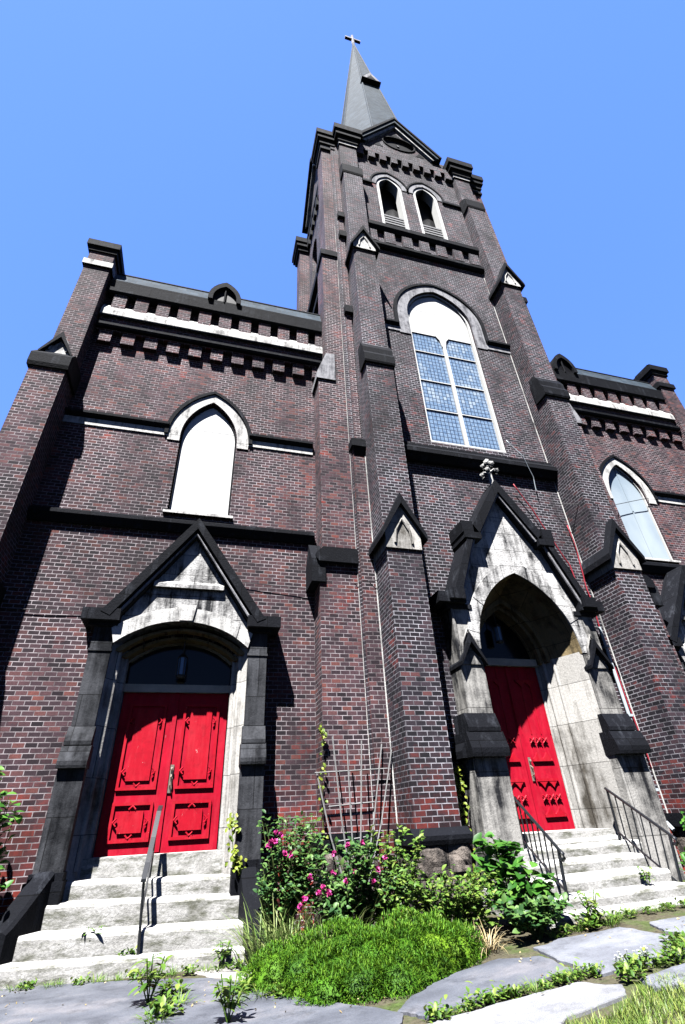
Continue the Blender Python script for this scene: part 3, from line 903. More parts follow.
def side_buttress(xi, s):
    X = lambda d: xi + s * d      # d outwards from the tower flank
    def bx(m, d0, d1, y0, y1, z0, z1, mi=0):
        a, b_ = sorted((X(d0), X(d1))); m.box(a, b_, y0, y1, z0, z1, mi)
    b = MB()
    for d, z0, z1 in ((.87, 1.37, 6.3), (.8, 6.3, 12.6), (.56, 12.6, 18.9), (.42, 18.9, 28.4)):
        bx(b, -.02, d, 9.39, 10.15, z0, z1 + .004)
    bt = b.build('buttress', M['brick'], church)
    m = MB(); bx(m, -.02, .92, 9.36, 10.05, -.3, 1.22)
    a, b_ = sorted((X(-.02), X(.95))); rock_blocks(m, a, b_, 9.31, 10.0, -.1, 1.215, 3, .5)
    m.build('plinth', M['rubble'], bt)
    m = MB(); bx(m, -.01, 1.0, 9.25, 10.05, 1.2, 1.32); bx(m, -.01, .94, 9.32, 10.05, 1.32, 1.4)
    m.build('plinth_cap', M['soot'], bt, .012)
    m = MB()
    P_ = lambda pts: [(X(d), z) for d, z in pts]
    m.py(P_([(0, 6.42), (.9, 6.42), (.96, 6.5), (.96, 6.62), (.8, 6.78), (0, 6.78)]), 9.28, 10.1)
    m.py(P_([(.3, T(12.2, 9.4)), (.86, T(12.2, 9.4)), (.86, T(12.4, 9.4)), (.56, T(13.3, 9.4)), (.3, T(13.3, 9.4))]), 9.34, 10.1, 1)
    bx(m, 0, .62, 9.32, 10.1, 18.8, 19.1)
    m.build('weathering', [M['soot'], M['voussoir']], bt, .01)
    # gablet that faces sideways
    m = MB()
    rings = []
    for d in (.75, 1.06):
        rings.append([(X(d), 9.34, 5.95), (X(d), 10.0, 5.95), (X(d), 10.0, 6.5), (X(d), 9.68, 7.0), (X(d), 9.34, 6.5)])
    m.loft(rings)
    m.build('gablet', M['soot'], bt, .01)
    m = MB(); bx(m, -.1, .46, 9.36, 10.15, 27.7, 27.95)
    m.build('cap_band', M['white'], bt)
    m = MB()
    for g, za, zb in ((.06, 27.5, 27.7), (.1, 27.95, 28.3), (.2, 28.3, 28.6), (.26, 28.6, 29.0)):
        bx(m, -.2, .42 + g, 9.36 - g, 10.15 + g, za, zb + .002)
    m.build('cornice_cap', M['soot'], bt, .012)
side_buttress(TX0, -1); side_buttress(TX1, 1)
# rear corner buttresses, seen over the wing roof
for s, x in ((-1, TX0), (1, TX1)):
    m = MB()
    a, b_ = sorted((x + s * .5, x - s * .1))
    m.box(a, b_, 14.2, 15.0, 14, 28.0)
    a, b_ = sorted((x + s * .12, x - s * .3))
    bt = m.build('buttress', M['brick'], church)
    m = MB()
    for g, za, zb in ((.1, 27.4, 27.7), (.2, 27.7, 28.0), (.26, 28.0, 28.4)):
        a, b_ = sorted((x + s * (.5 + g), x - s * .3)); m.box(a, b_, 14.2 - g, 15.0 + g, za, zb + .002)
    a, b_ = sorted((x + s * .64, x)); m.box(a, b_, 14.1, 15.1, 21.4, 21.8)
    m.build('cornice_cap', M['soot'], bt, .01)
# corner strips with their little caps
for s, x0 in ((1, 3.1), (-1, 10.34)):
    m = MB()
    a, b_ = sorted((x0, x0 + s * .33)); m.box(a, b_, 9.2, 9.42, -.3, 9.95)
    a, b_ = sorted((x0 + s * .09, x0 + s * .28)); m.box(a, b_, 9.25, 9.42, 9.95, 27.0)
    st = m.build('corner_strip', M['brick'], church)
    m = MB()
    a, b_ = sorted((x0 - s * .06, x0 + s * .39))
    m.loft([[(a, 9.08, 9.72), (b_, 9.08, 9.72), (b_, 9.4, 9.72), (a, 9.4, 9.72)], [(a, 9.08, 9.96), (b_, 9.08, 9.96), (b_, 9.4, 9.96), (a, 9.4, 9.96)], [(a + .1, 9.24, 10.12), (b_ - .1, 9.24, 10.12), (b_ - .1, 9.4, 10.12), (a + .1, 9.4, 10.12)]])
    m.loft([[(a + .04, 9.12, 9.72), (b_ - .04, 9.12, 9.72), (b_ - .04, 9.4, 9.72), (a + .04, 9.4, 9.72)], [(a + .14, 9.22, 9.42), (b_ - .14, 9.22, 9.42), (b_ - .14, 9.4, 9.42), (a + .14, 9.4, 9.42)]])
    for z in (15.4, 20.0, 21.4):
        a, b_ = sorted((x0 + s * .05, x0 + s * .31)); m.box(a, b_, 9.13, 9.4, z, z + .34)
    m.build('strip_cap', M['soot'], st, .012)

m = MB()
for x, y in ((3.075, 9.39), (3.42, 9.2), (9.205, YT), (10.36, 9.2)):
    m.box(x - .013, x + .013, y - .012, y + .02, 1.42, 9.5 if y < 9.25 else 21.0)
for mm in m.clusters(): mm.build('mortar_joint', M['white'], church)
m.bm.free()
# --- end piers of the wings
def end_pier(xi, s, front_lo, front_hi, ztop):
    X = lambda d: xi + s * d
    def bx(m, d0, d1, y0, y1, z0, z1):
        a, b_ = sorted((X(d0), X(d1))); m.box(a, b_, y0, y1, z0, z1)
    m = MB()
    bx(m, -.08, .84, front_lo - .18, 10.3, -.4, 5.2)
    bx(m, 0, .76, front_lo, 10.3, 5.2, 11.0)
    bx(m, .02, .7, front_hi, 10.4, 11.0, ztop)
    bx(m, .7, 1.0, 10.05, 10.75, -.4, 10.6)
    bt = m.build('end_pier', M['brick'], church)
    m = MB()
    a, b_ = sorted((X(-.08), X(.84)))
    m.px([(10.0, 5.1), (front_lo - .22, 5.1), (front_lo - .22, 5.25), (front_lo, 5.6), (10.0, 5.6)], a, b_)
    a, b_ = sorted((X(-.06), X(.82)))
    m.px([(10.0, 10.85), (front_lo - .05, 10.85), (front_lo - .08, 10.95), (front_lo - .08, 11.25), (front_lo + .1, 11.5), (10.0, 11.5)], a, b_)
    a, b_ = sorted((X(.72), X(1.06))); m.px([(10.8, 10.5), (10.0, 10.5), (10.0, 10.8), (10.2, 11.2), (10.8, 11.2)], a, b_)
    m.build('weathering', M['soot'], bt, .01)
    f, r = MB(), MB()
    a, b_ = sorted((X(.02), X(.72)))
    gablet(f, r, a + .02, b_ - .02, front_lo + .06, 10.0, 11.45, 11.5, 12.05, .04, .09)
    f.build('gablet', M['white'], bt); r.build('gablet_coping', M['soot'], bt)
    m = MB(); bx(m, -.05, .76, front_hi - .07, 10.45, ztop - .75, ztop - .52)
    m.build('cap_band', M['white'] if s < 0 else M['soot'], bt, .01)
    m = MB()
    bx(m, -.04, .75, front_hi - .05, 10.45, ztop - .02, ztop + .16); bx(m, -.1, .82, front_hi - .12, 10.5, ztop + .16, ztop + .42); bx(m, .05, .68, front_hi + .03, 10.4, ztop + .42, ztop + .6)
    m.build('cornice_cap', M['soot'], bt, .012)
end_pier(-3.94, -1, 9.2, 9.55, 16.35)
end_pier(16.32, 1, 9.25, 9.68, 16.35)

# --- double doors with moulded panels
def double_door(cx, y, w, z0, z1, style):
    d = empty('double_door'); d.parent = church; d.location = Vector((cx, y, z0)) - church.location
    d['label'] = {'a': 'red double door with two tall and two square raised panels', 'b': 'red double door with rows of small trefoils', 'c': 'red double door at the far right porch'}[style]
    lw = w / 2
    for s in (-1, 1):
        m = MB()
        a, b_ = sorted((cx + s * .006, cx + s * lw))
        m.box(a, b_, y, y + .08, z0, z1)
        leaf = m.build('door_leaf', M['red'], d, .006)
        m = MB()
        x0, x1 = a + .15, b_ - .15
        def frame(za, zb, wd=.045, pr=.035):
            for (p, q, r, t_) in ((x0, x1, za, za + wd), (x0, x1, zb - wd, zb), (x0, x0 + wd, za + wd + .001, zb - wd - .001), (x1 - wd, x1, za + wd + .001, zb - wd - .001)):
                m.box(p, q, y - pr, y + .01, r, t_)
        def cusp(x, z, dx, dz, k=.055):
            for q in (-1, 1):
                m.tube([(x, y - .03, z), (x + dx * k + q * dz * k, y - .035, z + dz * k + q * dx * k)], .014, 5)
            m.ball((x + dx * .01, y - .03, z + dz * .01), .02)
        H = z1 - z0
        if style in 'ac':
            ta, tb = z0 + .92, z0 + H - .2
            frame(z0 + .17, z0 + .74); frame(ta, tb)
            m.box(x0 + .14, x1 - .14, y - .03, y + .01, z0 + .3, z0 + .61)
            m.box(x0 + .13, x1 - .13, y - .025, y + .01, ta + .14, tb - .1)
            xm = (x0 + x1) / 2
            cusp(xm, z0 + .22, 0, 1); cusp(xm, z0 + .69, 0, -1); cusp(x0 + .05, z0 + .455, 1, 0); cusp(x1 - .05, z0 + .455, -1, 0)
            cusp(xm, ta + .05, 0, 1)
            for zz in (ta + .28, tb - .3): cusp(x0 + .05, zz, 1, 0); cusp(x1 - .05, zz, -1, 0)
        else:
            for za, zb, row in ((z0 + .22, z0 + .9, z0 + .56), (z0 + 1.22, z0 + H - .3, z0 + 1.62)):
                for (p, q, r, t_) in ((x0, x1, za, za + .05), (x0, x1, zb - .05, zb)): m.box(p, q, y - .04, y + .01, r, t_)
                for k in range(2):
                    xx = x0 + (x1 - x0) * (.27 + .46 * k)
                    for q, zz in ((1, za + .05), (-1, zb - .05)):
                        m.py([(xx - .11, zz), (xx + .11, zz), (xx + .05, zz + q * .05), (xx, zz + q * .12), (xx - .05, zz + q * .05)][::q], y - .035, y + .01)
                for k in range(3):
                    xx = x0 + (x1 - x0) * (.18 + .32 * k)
                    for q in (-1, 1): m.tube([(xx - .055, y - .03, row - q * .05), (xx + .055, y - .03, row + q * .05)], .016, 5)
                    m.ball((xx, y - .035, row), .026)
            # vertical boarding grooves of the head of the leaf
            for k in range(4):
                xx = a + .04 + (b_ - a - .08) * k / 3
                m.box(xx - .008, xx + .008, y - .012, y + .01, z0 + 1.75, z1 - .02)
        m.build('panel_moulding', M['redtrim'], d)
    m = MB(); m.box(cx - .035, cx + .035, y - .03, y + .02, z0 + .02, z1)
    m.build('meeting_stile', M['red'], d, .01)
    m = MB()
    m.box(cx + .045, cx + .105, y - .02, y + .01, z0 + .86, z0 + 1.3)
    m.tube([(cx + .075, y - .015, z0 + .95), (cx + .075, y - .08, z0 + .98), (cx + .075, y - .085, z0 + 1.1), (cx + .075, y - .02, z0 + 1.14)], .014, 6)
    m.ball((cx + .075, y - .045, z0 + 1.23), .03)
    m.build('handle', M['brass'], d)
    return d

def voussoirs(m, inner, outer, y0, y1, n):
    L_ = len(inner) - 1
    def at(pl, u):
        u *= L_; k = min(int(u), L_ - 1); f = u - k
        return (pl[k][0] * (1 - f) + pl[k + 1][0] * f, pl[k][1] * (1 - f) + pl[k + 1][1] * f)
    for k in range(n):
        g = .012 / 2 / n * 6
        us = [(k + g) / n + (1 - 2 * g) / n * q / 4 for q in range(5)]
        d = random.uniform(-.012, .012)
        m.band([at(inner, u) for u in us], [at(outer, u) for u in us], y0 + d, y1)
def porch_seg(dx, style, third=False):   # the wing porch: segmental arch between dark piers under a steep gable
    c = -.465 + dx
    p = empty('gabled_porch'); p.parent = church; p.location = Vector((c, 9.7, 1.1)) - church.location
    p['label'] = 'pale gabled porch with dark piers and a low segmental arch' if not third else 'gabled porch cut off at the far right'
    yf = 9.55
    for s in (-1, 1):
        m = MB()
        X = lambda d: c + s * d
        def bx(d0, d1, y0, z0, z1, mi=0):
            a, b_ = sorted((X(d0), X(d1))); m.box(a, b_, y0, 10.02, z0, z1, mi)
        bx(1.24, 1.6, yf, 3.1, 4.82)
        bx(1.22, 1.62, yf - .1, 1.1, 2.5)
        a, b_ = sorted((X(1.2), X(1.64)))
        m.px([(10.0, 2.46), (yf - .18, 2.46), (yf - .19, 2.5), (yf - .19, 2.56), (yf - .1, 2.79), (10.0, 2.79)], a, b_)
        a, b_ = sorted((X(1.215), X(1.625)))
        m.px([(10.0, 2.8), (yf - .11, 2.8), (yf - .11, 2.86), (yf - .005, 3.09), (10.0, 3.09)], a, b_)
        bx(1.225, 1.615, yf - .02, 4.36, 4.4)
        pier = m.build('pier', M['soot_pier'], p, .012)
        m = MB()
        bx(1.18, 1.7, yf - .16, .2, 1.02); bx(1.2, 1.66, yf - .13, 1.0, 1.12)
        m.build('pier_base', M['soot'], p, .015)
        m = MB()
        a, b_ = sorted((X(1.18), X(1.84)))
        a2, b2 = sorted((X(1.2), X(1.7)))
        m.box(a2, b2, yf - .06, 10.0, 4.82, 4.9)
        m.box(a, b_, yf - .16, 10.0, 4.9, 5.12)
        m.build('pier_cap', M['soot'], p, .02)
        # pale colonnette and jamb splay inside
        m = MB()
        for (d0, y0, d1, y1) in ((1.24, 9.6, 1.1, 9.82), (1.1, 9.82, 1.1, 9.9), (1.1, 9.9, .98, 10.06), (.98, 10.06, .98, 10.3)):
            m.face([(X(d0), y0, .9), (X(d1), y1, .9), (X(d1), y1, 4.6), (X(d0), y0, 4.6)])
        m.tube([(X(1.13), 9.8, 1.1), (X(1.13), 9.8, 4.5)], .055, 10)
        m.tube([(X(1.02), 10.02, 1.1), (X(1.02), 10.02, 4.5)], .05, 10)
        m.build('jamb', M['jamb'], p)
    m = MB()   # gable field with the arch cut out, backed to the wall
    ar = segarch(c, 1.235, 4.5, .47, 20)
    m.sheet([(c - 1.235, 4.5)] + ar[1:-1] + [(c + 1.235, 4.5), (c + 1.24, 4.93), (c, 6.82), (c - 1.24, 4.93)], [], yf + .03)
    m.build('gable_field', M['gable'], p)
    m = MB()
    inn = segarch(c, 1.22, 4.5, .47, 22); out = segarch(c, 1.3, 4.78, .46, 22)
    voussoirs(m, inn, out, yf - .05, yf + .3, 9)
    m.py([(c - .12, 4.98), (c + .12, 4.98), (c + .17, 5.3), (c - .17, 5.3)], yf - .075, yf + .04)
    m.build('arch_ring', M['white'], p)
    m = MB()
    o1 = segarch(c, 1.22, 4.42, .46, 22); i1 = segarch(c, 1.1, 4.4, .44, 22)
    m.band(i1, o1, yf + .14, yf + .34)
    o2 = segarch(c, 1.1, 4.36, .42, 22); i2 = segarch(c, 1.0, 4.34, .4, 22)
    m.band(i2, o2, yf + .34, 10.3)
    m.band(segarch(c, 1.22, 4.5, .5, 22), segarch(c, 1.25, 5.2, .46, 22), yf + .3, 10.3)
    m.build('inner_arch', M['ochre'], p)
    m = MB()
    m.px([(yf + .1, 5.66), (yf - .06, 5.66), (yf - .06, 5.74), (yf + .04, 5.84), (yf + .1, 5.84)], c - .7, c + .66)
    m.build('gable_ledge', M['gable'], p, .008)
    m = MB()
    i_ = [(c - 1.27, 4.93), (c, 6.84), (c + 1.27, 4.93)]
    mi_ = [(c - 1.36, 4.98), (c, 7.0), (c + 1.36, 4.98)]
    o_ = [(c - 1.53, 5.06), (c, 7.26), (c + 1.53, 5.06)]
    m.band(i_, mi_, yf - .08, 10.0)
    m.band([(x, z + .004) for x, z in mi_], o_, yf - .17, 10.0)
    m.build('gable_coping', M['soot'], p, .012)
    m = MB()
    m.tube([(c - 1.32, yf - .1, 4.93), (c, yf - .1, 6.88), (c + 1.32, yf - .1, 4.93)], .032, 8)
    m.build('gable_roll', M['voussoir'], p)  # paler than the coping: the roll's lit edge is put into its colour
    # transom light, bar and doors
    z0 = 1.25
    m = MB()
    m.py([(c - 1.0, 3.9)] + segarch(c, 1.0, 4.36, .41, 16) + [(c + 1.0, 3.9)], 10.24, 10.28)
    m.build('transom_light', M['darkglass'], p)
    m = MB()
    m.box(c - 1.0, c + 1.0, 10.12, 10.32, 3.78, 3.92)
    m.band(segarch(c, .94, 4.34, .38, 16), segarch(c, 1.0, 4.34, .41, 16), 10.16, 10.3)
    m.build('transom_bar', M['frame'], p, .006)
    double_door(c, 10.2, 1.92, z0, 3.78, style)
    m = MB()
    m.box(c - 1.1, c + 1.1, 9.95, 10.5, .4, 1.25)
    m.build('threshold', M['step'], p, .01)
    return p
porch_seg(0, 'a')
porch_seg(13.2, 'c', True)

def porch_pointed():
    c = 6.72
    p = empty('gabled_porch'); p.parent = church; p.location = Vector((c, 9.0, 1.1)) - church.location
    p['label'] = 'tall pale gabled porch with a deep pointed arch and carved finial'
    yf = 8.85
    for s in (-1, 1):
        X = lambda d: c + s * d
        m = MB()
        def bx(d0, d1, y0, z0, z1):
            a, b_ = sorted((X(d0), X(d1))); m.box(a, b_, y0, YT + .03, z0, z1)
        bx(1.26, 1.79, yf, 3.1, 5.38)
        bx(1.22, 1.9, yf - .06, .3, 2.5)
        pier = m.build('pier', M['grey_pier'], p, .015)
        m = MB()
        a, b_ = sorted((X(1.2), X(1.96)))
        m.px([(YT, 2.44), (yf - .2, 2.44), (yf - .21, 2.5), (yf - .21, 2.58), (yf - .1, 2.86), (YT, 2.86)], a, b_)
        a, b_ = sorted((X(1.23), X(1.9)))
        m.px([(YT, 2.87), (yf - .11, 2.87), (yf - .11, 2.94), (yf, 3.2), (YT, 3.2)], a, b_)
        # side weatherings
        a, b_ = sorted((X(1.8), X(2.04)))
        m.py([(X(1.8), 2.44), (X(2.04), 2.44), (X(2.04), 2.56), (X(1.8), 2.98)], yf + .02, YT)
        m.build('weathering', M['soot'], p, .012)
        f, r = MB(), MB()
        a, b_ = sorted((X(1.27), X(1.78)))
        gablet(f, r, a, b_, yf - .08, YT, 4.12, 4.2, 4.58, .03, .07)
        f.build('gablet', M['grey_pier'], p); r.build('gablet_coping', M['soot'], p)
        m = MB()
        a, b_ = sorted((X(1.46), X(2.1))); m.box(a, b_, yf - .14, YT, 5.4, 5.64)
        a, b_ = sorted((X(1.3), X(1.9))); m.box(a, b_, yf - .04, YT, 5.3, 5.4)
        m.build('pier_cap', M['soot'], p, .015)
        # splayed jamb with mouldings
        m = MB()
        m.face([(X(1.27), yf + .02, .9), (X(.93), 9.72, .9), (X(.93), 9.72, 4.5), (X(1.27), yf + .02, 4.5)])
        m.face([(X(.93), 9.72, .9), (X(.84), 9.98, .9), (X(.84), 9.98, 4.6), (X(.93), 9.72, 4.6)])
        m.face([(X(.84), 9.98, .9), (X(.78), 10.1, .9), (X(.78), 10.1, 4.6), (X(.84), 9.98, 4.6)])
        for d, y, r_ in ((1.0, 9.56, .045), (.9, 9.8, .05), (.82, 9.99, .035)):
            m.tube([(X(d), y, 1.1), (X(d), y, 4.5)], r_, 10)
        m.build('jamb', M['jamb'], p)
    w0, zs = 1.25, 4.45
    m = MB()
    ar = pointed(c, w0 + .02, zs, 1.84, 14)
    m.sheet([(c - w0 - .02, zs)] + ar[1:-1] + [(c + w0 + .02, zs), (c + 1.5, 5.5), (c + .98, 6.95), (c, 8.4), (c - .98, 6.95), (c - 1.5, 5.5)], [], yf + .05)
    for s in (-1, 1):
        m.face([(c + s * 1.27, yf + .05, 4.45), (c + s * 1.5, yf + .05, 5.5), (c + s * 1.5, yf + .05, 4.45)])
    m.build('gable_field', M['gable'], p)
    m = MB()
    voussoirs(m, pointed(c, w0, zs, 1.82, 14), pointed(c, w0 + .27, zs, 2.14, 14), yf - .02, yf + .3, 14)
    m.build('arch_ring', M['gable'], p)
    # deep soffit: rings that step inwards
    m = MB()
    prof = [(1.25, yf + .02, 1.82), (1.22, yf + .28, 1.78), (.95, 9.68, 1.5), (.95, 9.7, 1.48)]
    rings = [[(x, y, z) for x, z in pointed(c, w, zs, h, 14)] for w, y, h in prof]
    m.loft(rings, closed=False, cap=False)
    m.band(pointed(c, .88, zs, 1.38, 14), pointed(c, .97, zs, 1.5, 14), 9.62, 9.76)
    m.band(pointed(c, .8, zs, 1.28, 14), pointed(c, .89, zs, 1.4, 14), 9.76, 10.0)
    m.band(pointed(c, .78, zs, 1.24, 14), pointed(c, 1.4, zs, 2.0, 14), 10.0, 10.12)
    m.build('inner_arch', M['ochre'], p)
    # coping in two flights with kneelers
    m = MB()
    for s in (-1, 1):
        X = lambda d: c + s * d
        def fl(pi, po, y0):
            m.band([(X(a), z) for a, z in pi], [(X(a), z) for a, z in po], y0, YT)
        fl([(0, 8.36), (.74, 7.1)], [(0, 8.78), (.88, 7.34)], yf - .1)
        fl([(0, 8.46), (.8, 7.16)], [(0, 8.84), (.93, 7.38)], yf - .2)
        fl([(.92, 7.04), (1.5, 5.5)], [(1.1, 7.08), (1.72, 5.58)], yf - .1)
        fl([(.99, 7.04), (1.58, 5.52)], [(1.13, 7.06), (1.74, 5.6)], yf - .2)
        a, b_ = sorted((X(.78), X(1.22))); m.box(a, b_, yf - .22, YT, 7.0, 7.16); 
        a, b_ = sorted((X(.95), X(1.24))); m.box(a, b_, yf - .21, YT, 7.155, 7.46)
        a, b_ = sorted((X(1.5), X(1.86))); m.box(a, b_, yf - .22, YT, 5.46, 5.7)
    m.build('gable_coping', M['soot'], p, .01)
    m = MB()
    for s in (-1, 1):
        X = lambda d: c + s * d
        m.tube([(X(0), yf - .12, 8.42), (X(.76), yf - .12, 7.12)], .034, 8); m.tube([(X(.95), yf - .12, 7.0), (X(1.54), yf - .12, 5.5)], .034, 8)
    m.build('gable_roll', M['voussoir'], p)  # lit edge of the roll painted in as a paler grey
    m = MB()   # carved finial
    m.tube([(c, yf - .05, 8.75), (c, yf - .05, 9.3)], .06, 8, 0, .045)
    for k in range(4):
        a = k * PI / 2 + PI / 4
        for zz, rr in ((9.15, .2), (9.42, .13)):
            q = Vector((math.cos(a), math.sin(a), 0))
            o_ = Vector((c, yf - .05, zz))
            m.tube([o_, o_ + q * rr * .7 + Vector((0, 0, .06)), o_ + q * rr + Vector((0, 0, -.04)), o_ + q * rr * .8 + Vector((0, 0, -.1))], .045, 6)
            m.ball(tuple(o_ + q * rr * .95 + Vector((0, 0, .02))), .07)
    m.ball((c, yf - .05, 9.52), .09, 1.3)
    m.build('finial', M['white'], p)
    z0 = 1.23
    m = MB()
    m.py([(c - .8, 4.58)] + pointed(c, .8, 4.6, 1.15, 12) + [(c + .8, 4.58)], 10.06, 10.09)
    m.build('transom_light', M['darkglass'], p)
    m = MB(); m.box(c - .84, c + .84, 9.9, 10.12, 4.42, 4.58)
    m.build('transom_bar', M['frame'], p, .006)
    double_door(c, 10.0, 1.6, z0, 4.42, 'b')
    m = MB(); m.box(c - 1.2, c + 1.2, 9.3, 10.4, .2, 1.23)
    m.build('threshold', M['step'], p, .01)
porch_pointed()

# --- lanterns hung in the porches
def lantern(x, y, z, label):
    r = empty('hanging_lantern', (x, y, z)); tag(r, label, 'lantern')
    m = MB(); m.tube([(x, y, z + .42), (x, y, z + .8)], .012, 6); m.tube([(x, y, z + .36), (x, y, z + .44)], .1, 8, 0, .03); m.tube([(x, y, z - .02), (x, y, z + .02)], .08, 8)
    for k in range(6):
        a = k * PI / 3; m.tube([(x + .09 * math.cos(a), y + .09 * math.sin(a), z), (x + .09 * math.cos(a), y + .09 * math.sin(a), z + .37)], .009, 5)
    m.build('lantern_frame', M['iron'], r)
    m = MB(); m.tube([(x, y, z + .03), (x, y, z + .35)], .075, 10)
    m.build('lantern_glass', M['lantern'], r)
lantern(-.45, 10.02, 4.05, 'small dark lantern hanging above the red door with square panels')
lantern(6.62, 9.85, 4.95, 'small dark lantern hanging inside the deep pointed porch')

# ------------------------------------------------------------------ steps, cheeks, rails
def wavy_step(m, x0, x1, y0, y1, z0, z1, tilt=0, c=0, mi=0):
    n = max(6, int((x1 - x0) / .14))
    rings = []
    for i in range(n + 1):
        x = x0 + (x1 - x0) * i / n
        d = noise.noise(Vector((x * 2.3, y0 * 5, z1 * 3))) * .02
        e = noise.noise(Vector((x * 3.1, y0 * 7, 9))) * .012
        dz = tilt * (x - c)
        rings.append([(x, y0 + d + .01, z0 + dz), (x, y0 + d, z1 - .05 + e + dz), (x, y0 + d + .012, z1 - .014 + e + dz), (x, y0 + d + .045, z1 + e * .5 + dz), (x, y1, z1 + .006 + dz), (x, y1, z0 + dz)])
    m.loft(rings, mi=mi)
st = empty('stone_steps', (-.45, 9.2, 0)); tag(st, 'worn mossy stone steps under the door with square panels, one handrail in the middle', 'steps')
tl = -.028
for (x0, x1, y0, z0, z1, nm) in ((-2.4, 1.02, 8.86, -.2, .2, 0), (-1.98, 1.0, 9.03, .1, .45, 1), (-1.88, 1.0, 9.37, .35, .74, 2), (-1.8, .98, 9.63, .6, .96, 1)):
    m = MB(); wavy_step(m, x0, x1, y0, 10.2, z0, z1, tl, -.5)
    m.build('step', M['step'], st)
st = empty('stone_steps', (5.9, 8.2, .3)); tag(st, 'clean pale stone steps between two black iron railings', 'steps')
for (x0, x1, y0, z0, z1) in ((4.62, 7.3, 7.22, -.1, .42), (4.72, 7.25, 7.4, .3, .56), (4.92, 7.32, 7.72, .45, .71), (5.2, 7.5, 8.32, .6, .87), (5.4, 7.9, 8.78, .7, 1.03), (5.5, 7.95, 9.1, .8, 1.1)):
    m = MB(); wavy_step(m, x0, x1, y0, 9.9, z0, z1, .012, 6)
    m.build('step', M['step'], st)

def cheek(pts, w, label):
    m = MB()
    rings = []
    for (x, y, z) in pts:
        rings.append([(x - w / 2, y, -.3), (x + w / 2, y, -.3), (x + w / 2, y, z - .03), (x + w / 2 - .05, y, z), (x - w / 2 + .05, y, z), (x - w / 2, y, z - .03)])
    m.loft(rings)
    return tag(m.build('cheek_wall', M['soot'], None), label, 'cheek wall')
cheek([(-1.9, 9.7, 1.16), (-1.92, 9.4, 1.14), (-1.98, 9.3, 1.02), (-2.1, 9.12, .78), (-2.19, 9.0, .62), (-2.24, 8.93, .56)], .27, 'dark stone cheek wall sloping down from the outer pier beside the mossy steps')
cheek([(.98, 9.65, 1.06), (.99, 9.38, 1.02), (1.02, 9.2, .8), (1.05, 8.95, .52), (1.08, 8.7, .34), (1.1, 8.56, .28)], .28, 'dark stone cheek wall between the mossy steps and the rose bushes')

def rail_left():
    r = empty('handrail', (-.5, 9.3, .2)); tag(r, 'single flat iron handrail in the middle of the mossy steps', 'handrail')
    for a_, b_ in (((-.47, 8.98, .18), (-.53, 8.95, 1.02)), ((-.5, 9.78, .95), (-.5, 9.75, 1.78))):
        m = MB(); m.tube([a_, b_], .02, 8); m.build('post', M['iron'], r)
    m = MB()
    pts = [Vector((-.53, 8.9, .99)), Vector((-.52, 9.1, 1.17)), Vector((-.505, 9.4, 1.47)), Vector((-.49, 9.72, 1.82)), Vector((-.48, 9.86, 1.9))]
    rings = [[(p.x - .035, p.y, p.z - .015), (p.x + .035, p.y, p.z - .015), (p.x + .035, p.y, p.z + .02), (p.x - .035, p.y, p.z + .02)] for p in pts]
    m.loft(rings); m.build('top_rail', M['iron'], r, .006)
    m = MB()
    m.tube([(-.5, 9.0, .62), (-.5, 9.3, .86), (-.5, 9.6, 1.16), (-.5, 9.76, 1.3)], .014, 6)
    m.build('lower_rail', M['iron'], r)
rail_left()

def rail_right(a, b, c, d, label, n=6):
    # a,b: foot and top of the lower post; c,d: foot and top of the upper end
    a, b, c, d = map(Vector, (a, b, c, d))
    r = empty('railing', a); tag(r, label, 'railing', 'iron railings of the pale steps')
    m = MB(); m.tube([a, b], .024, 8); m.build('post', M['iron'], r)
    m = MB(); m.tube([c, d], .022, 8); m.build('post', M['iron'], r)
    m = MB()
    e = b + (b - d) * .05
    curl = [e + Vector((0, -.05 * math.sin(t_), -.05 + .05 * math.cos(t_))) for t_ in (0, 1.0, 2.0, 3.0, 4.0)]
    m.tube([d + (d - b) * .03, d, d.lerp(b, .5), b] + curl, .024, 8)
    m.build('top_rail', M['iron'], r, smooth=True)
    lo0, lo1 = a + Vector((0, 0, .12)), c + Vector((0, 0, .1))
    m = MB(); m.tube([lo0, lo1], .016, 6); m.build('lower_rail', M['iron'], r)
    for k in range(1, n + 1):
        u = k / (n + 1)
        m = MB(); m.tube([lo0.lerp(lo1, u), b.lerp(d, u)], .0125, 6); m.build('baluster', M['iron'], r)
rail_right((5.16, 7.42, .5), (5.22, 7.45, 1.1), (5.6, 8.95, 1.06), (5.56, 8.9, 1.8), 'black iron railing on the shrub side of the pale steps')
rail_right((7.27, 7.55, .42), (7.4, 7.58, 1.17), (7.62, 8.95, 1.08), (7.66, 8.98, 1.86), 'black iron railing on the far side of the pale steps, by the drainpipe')

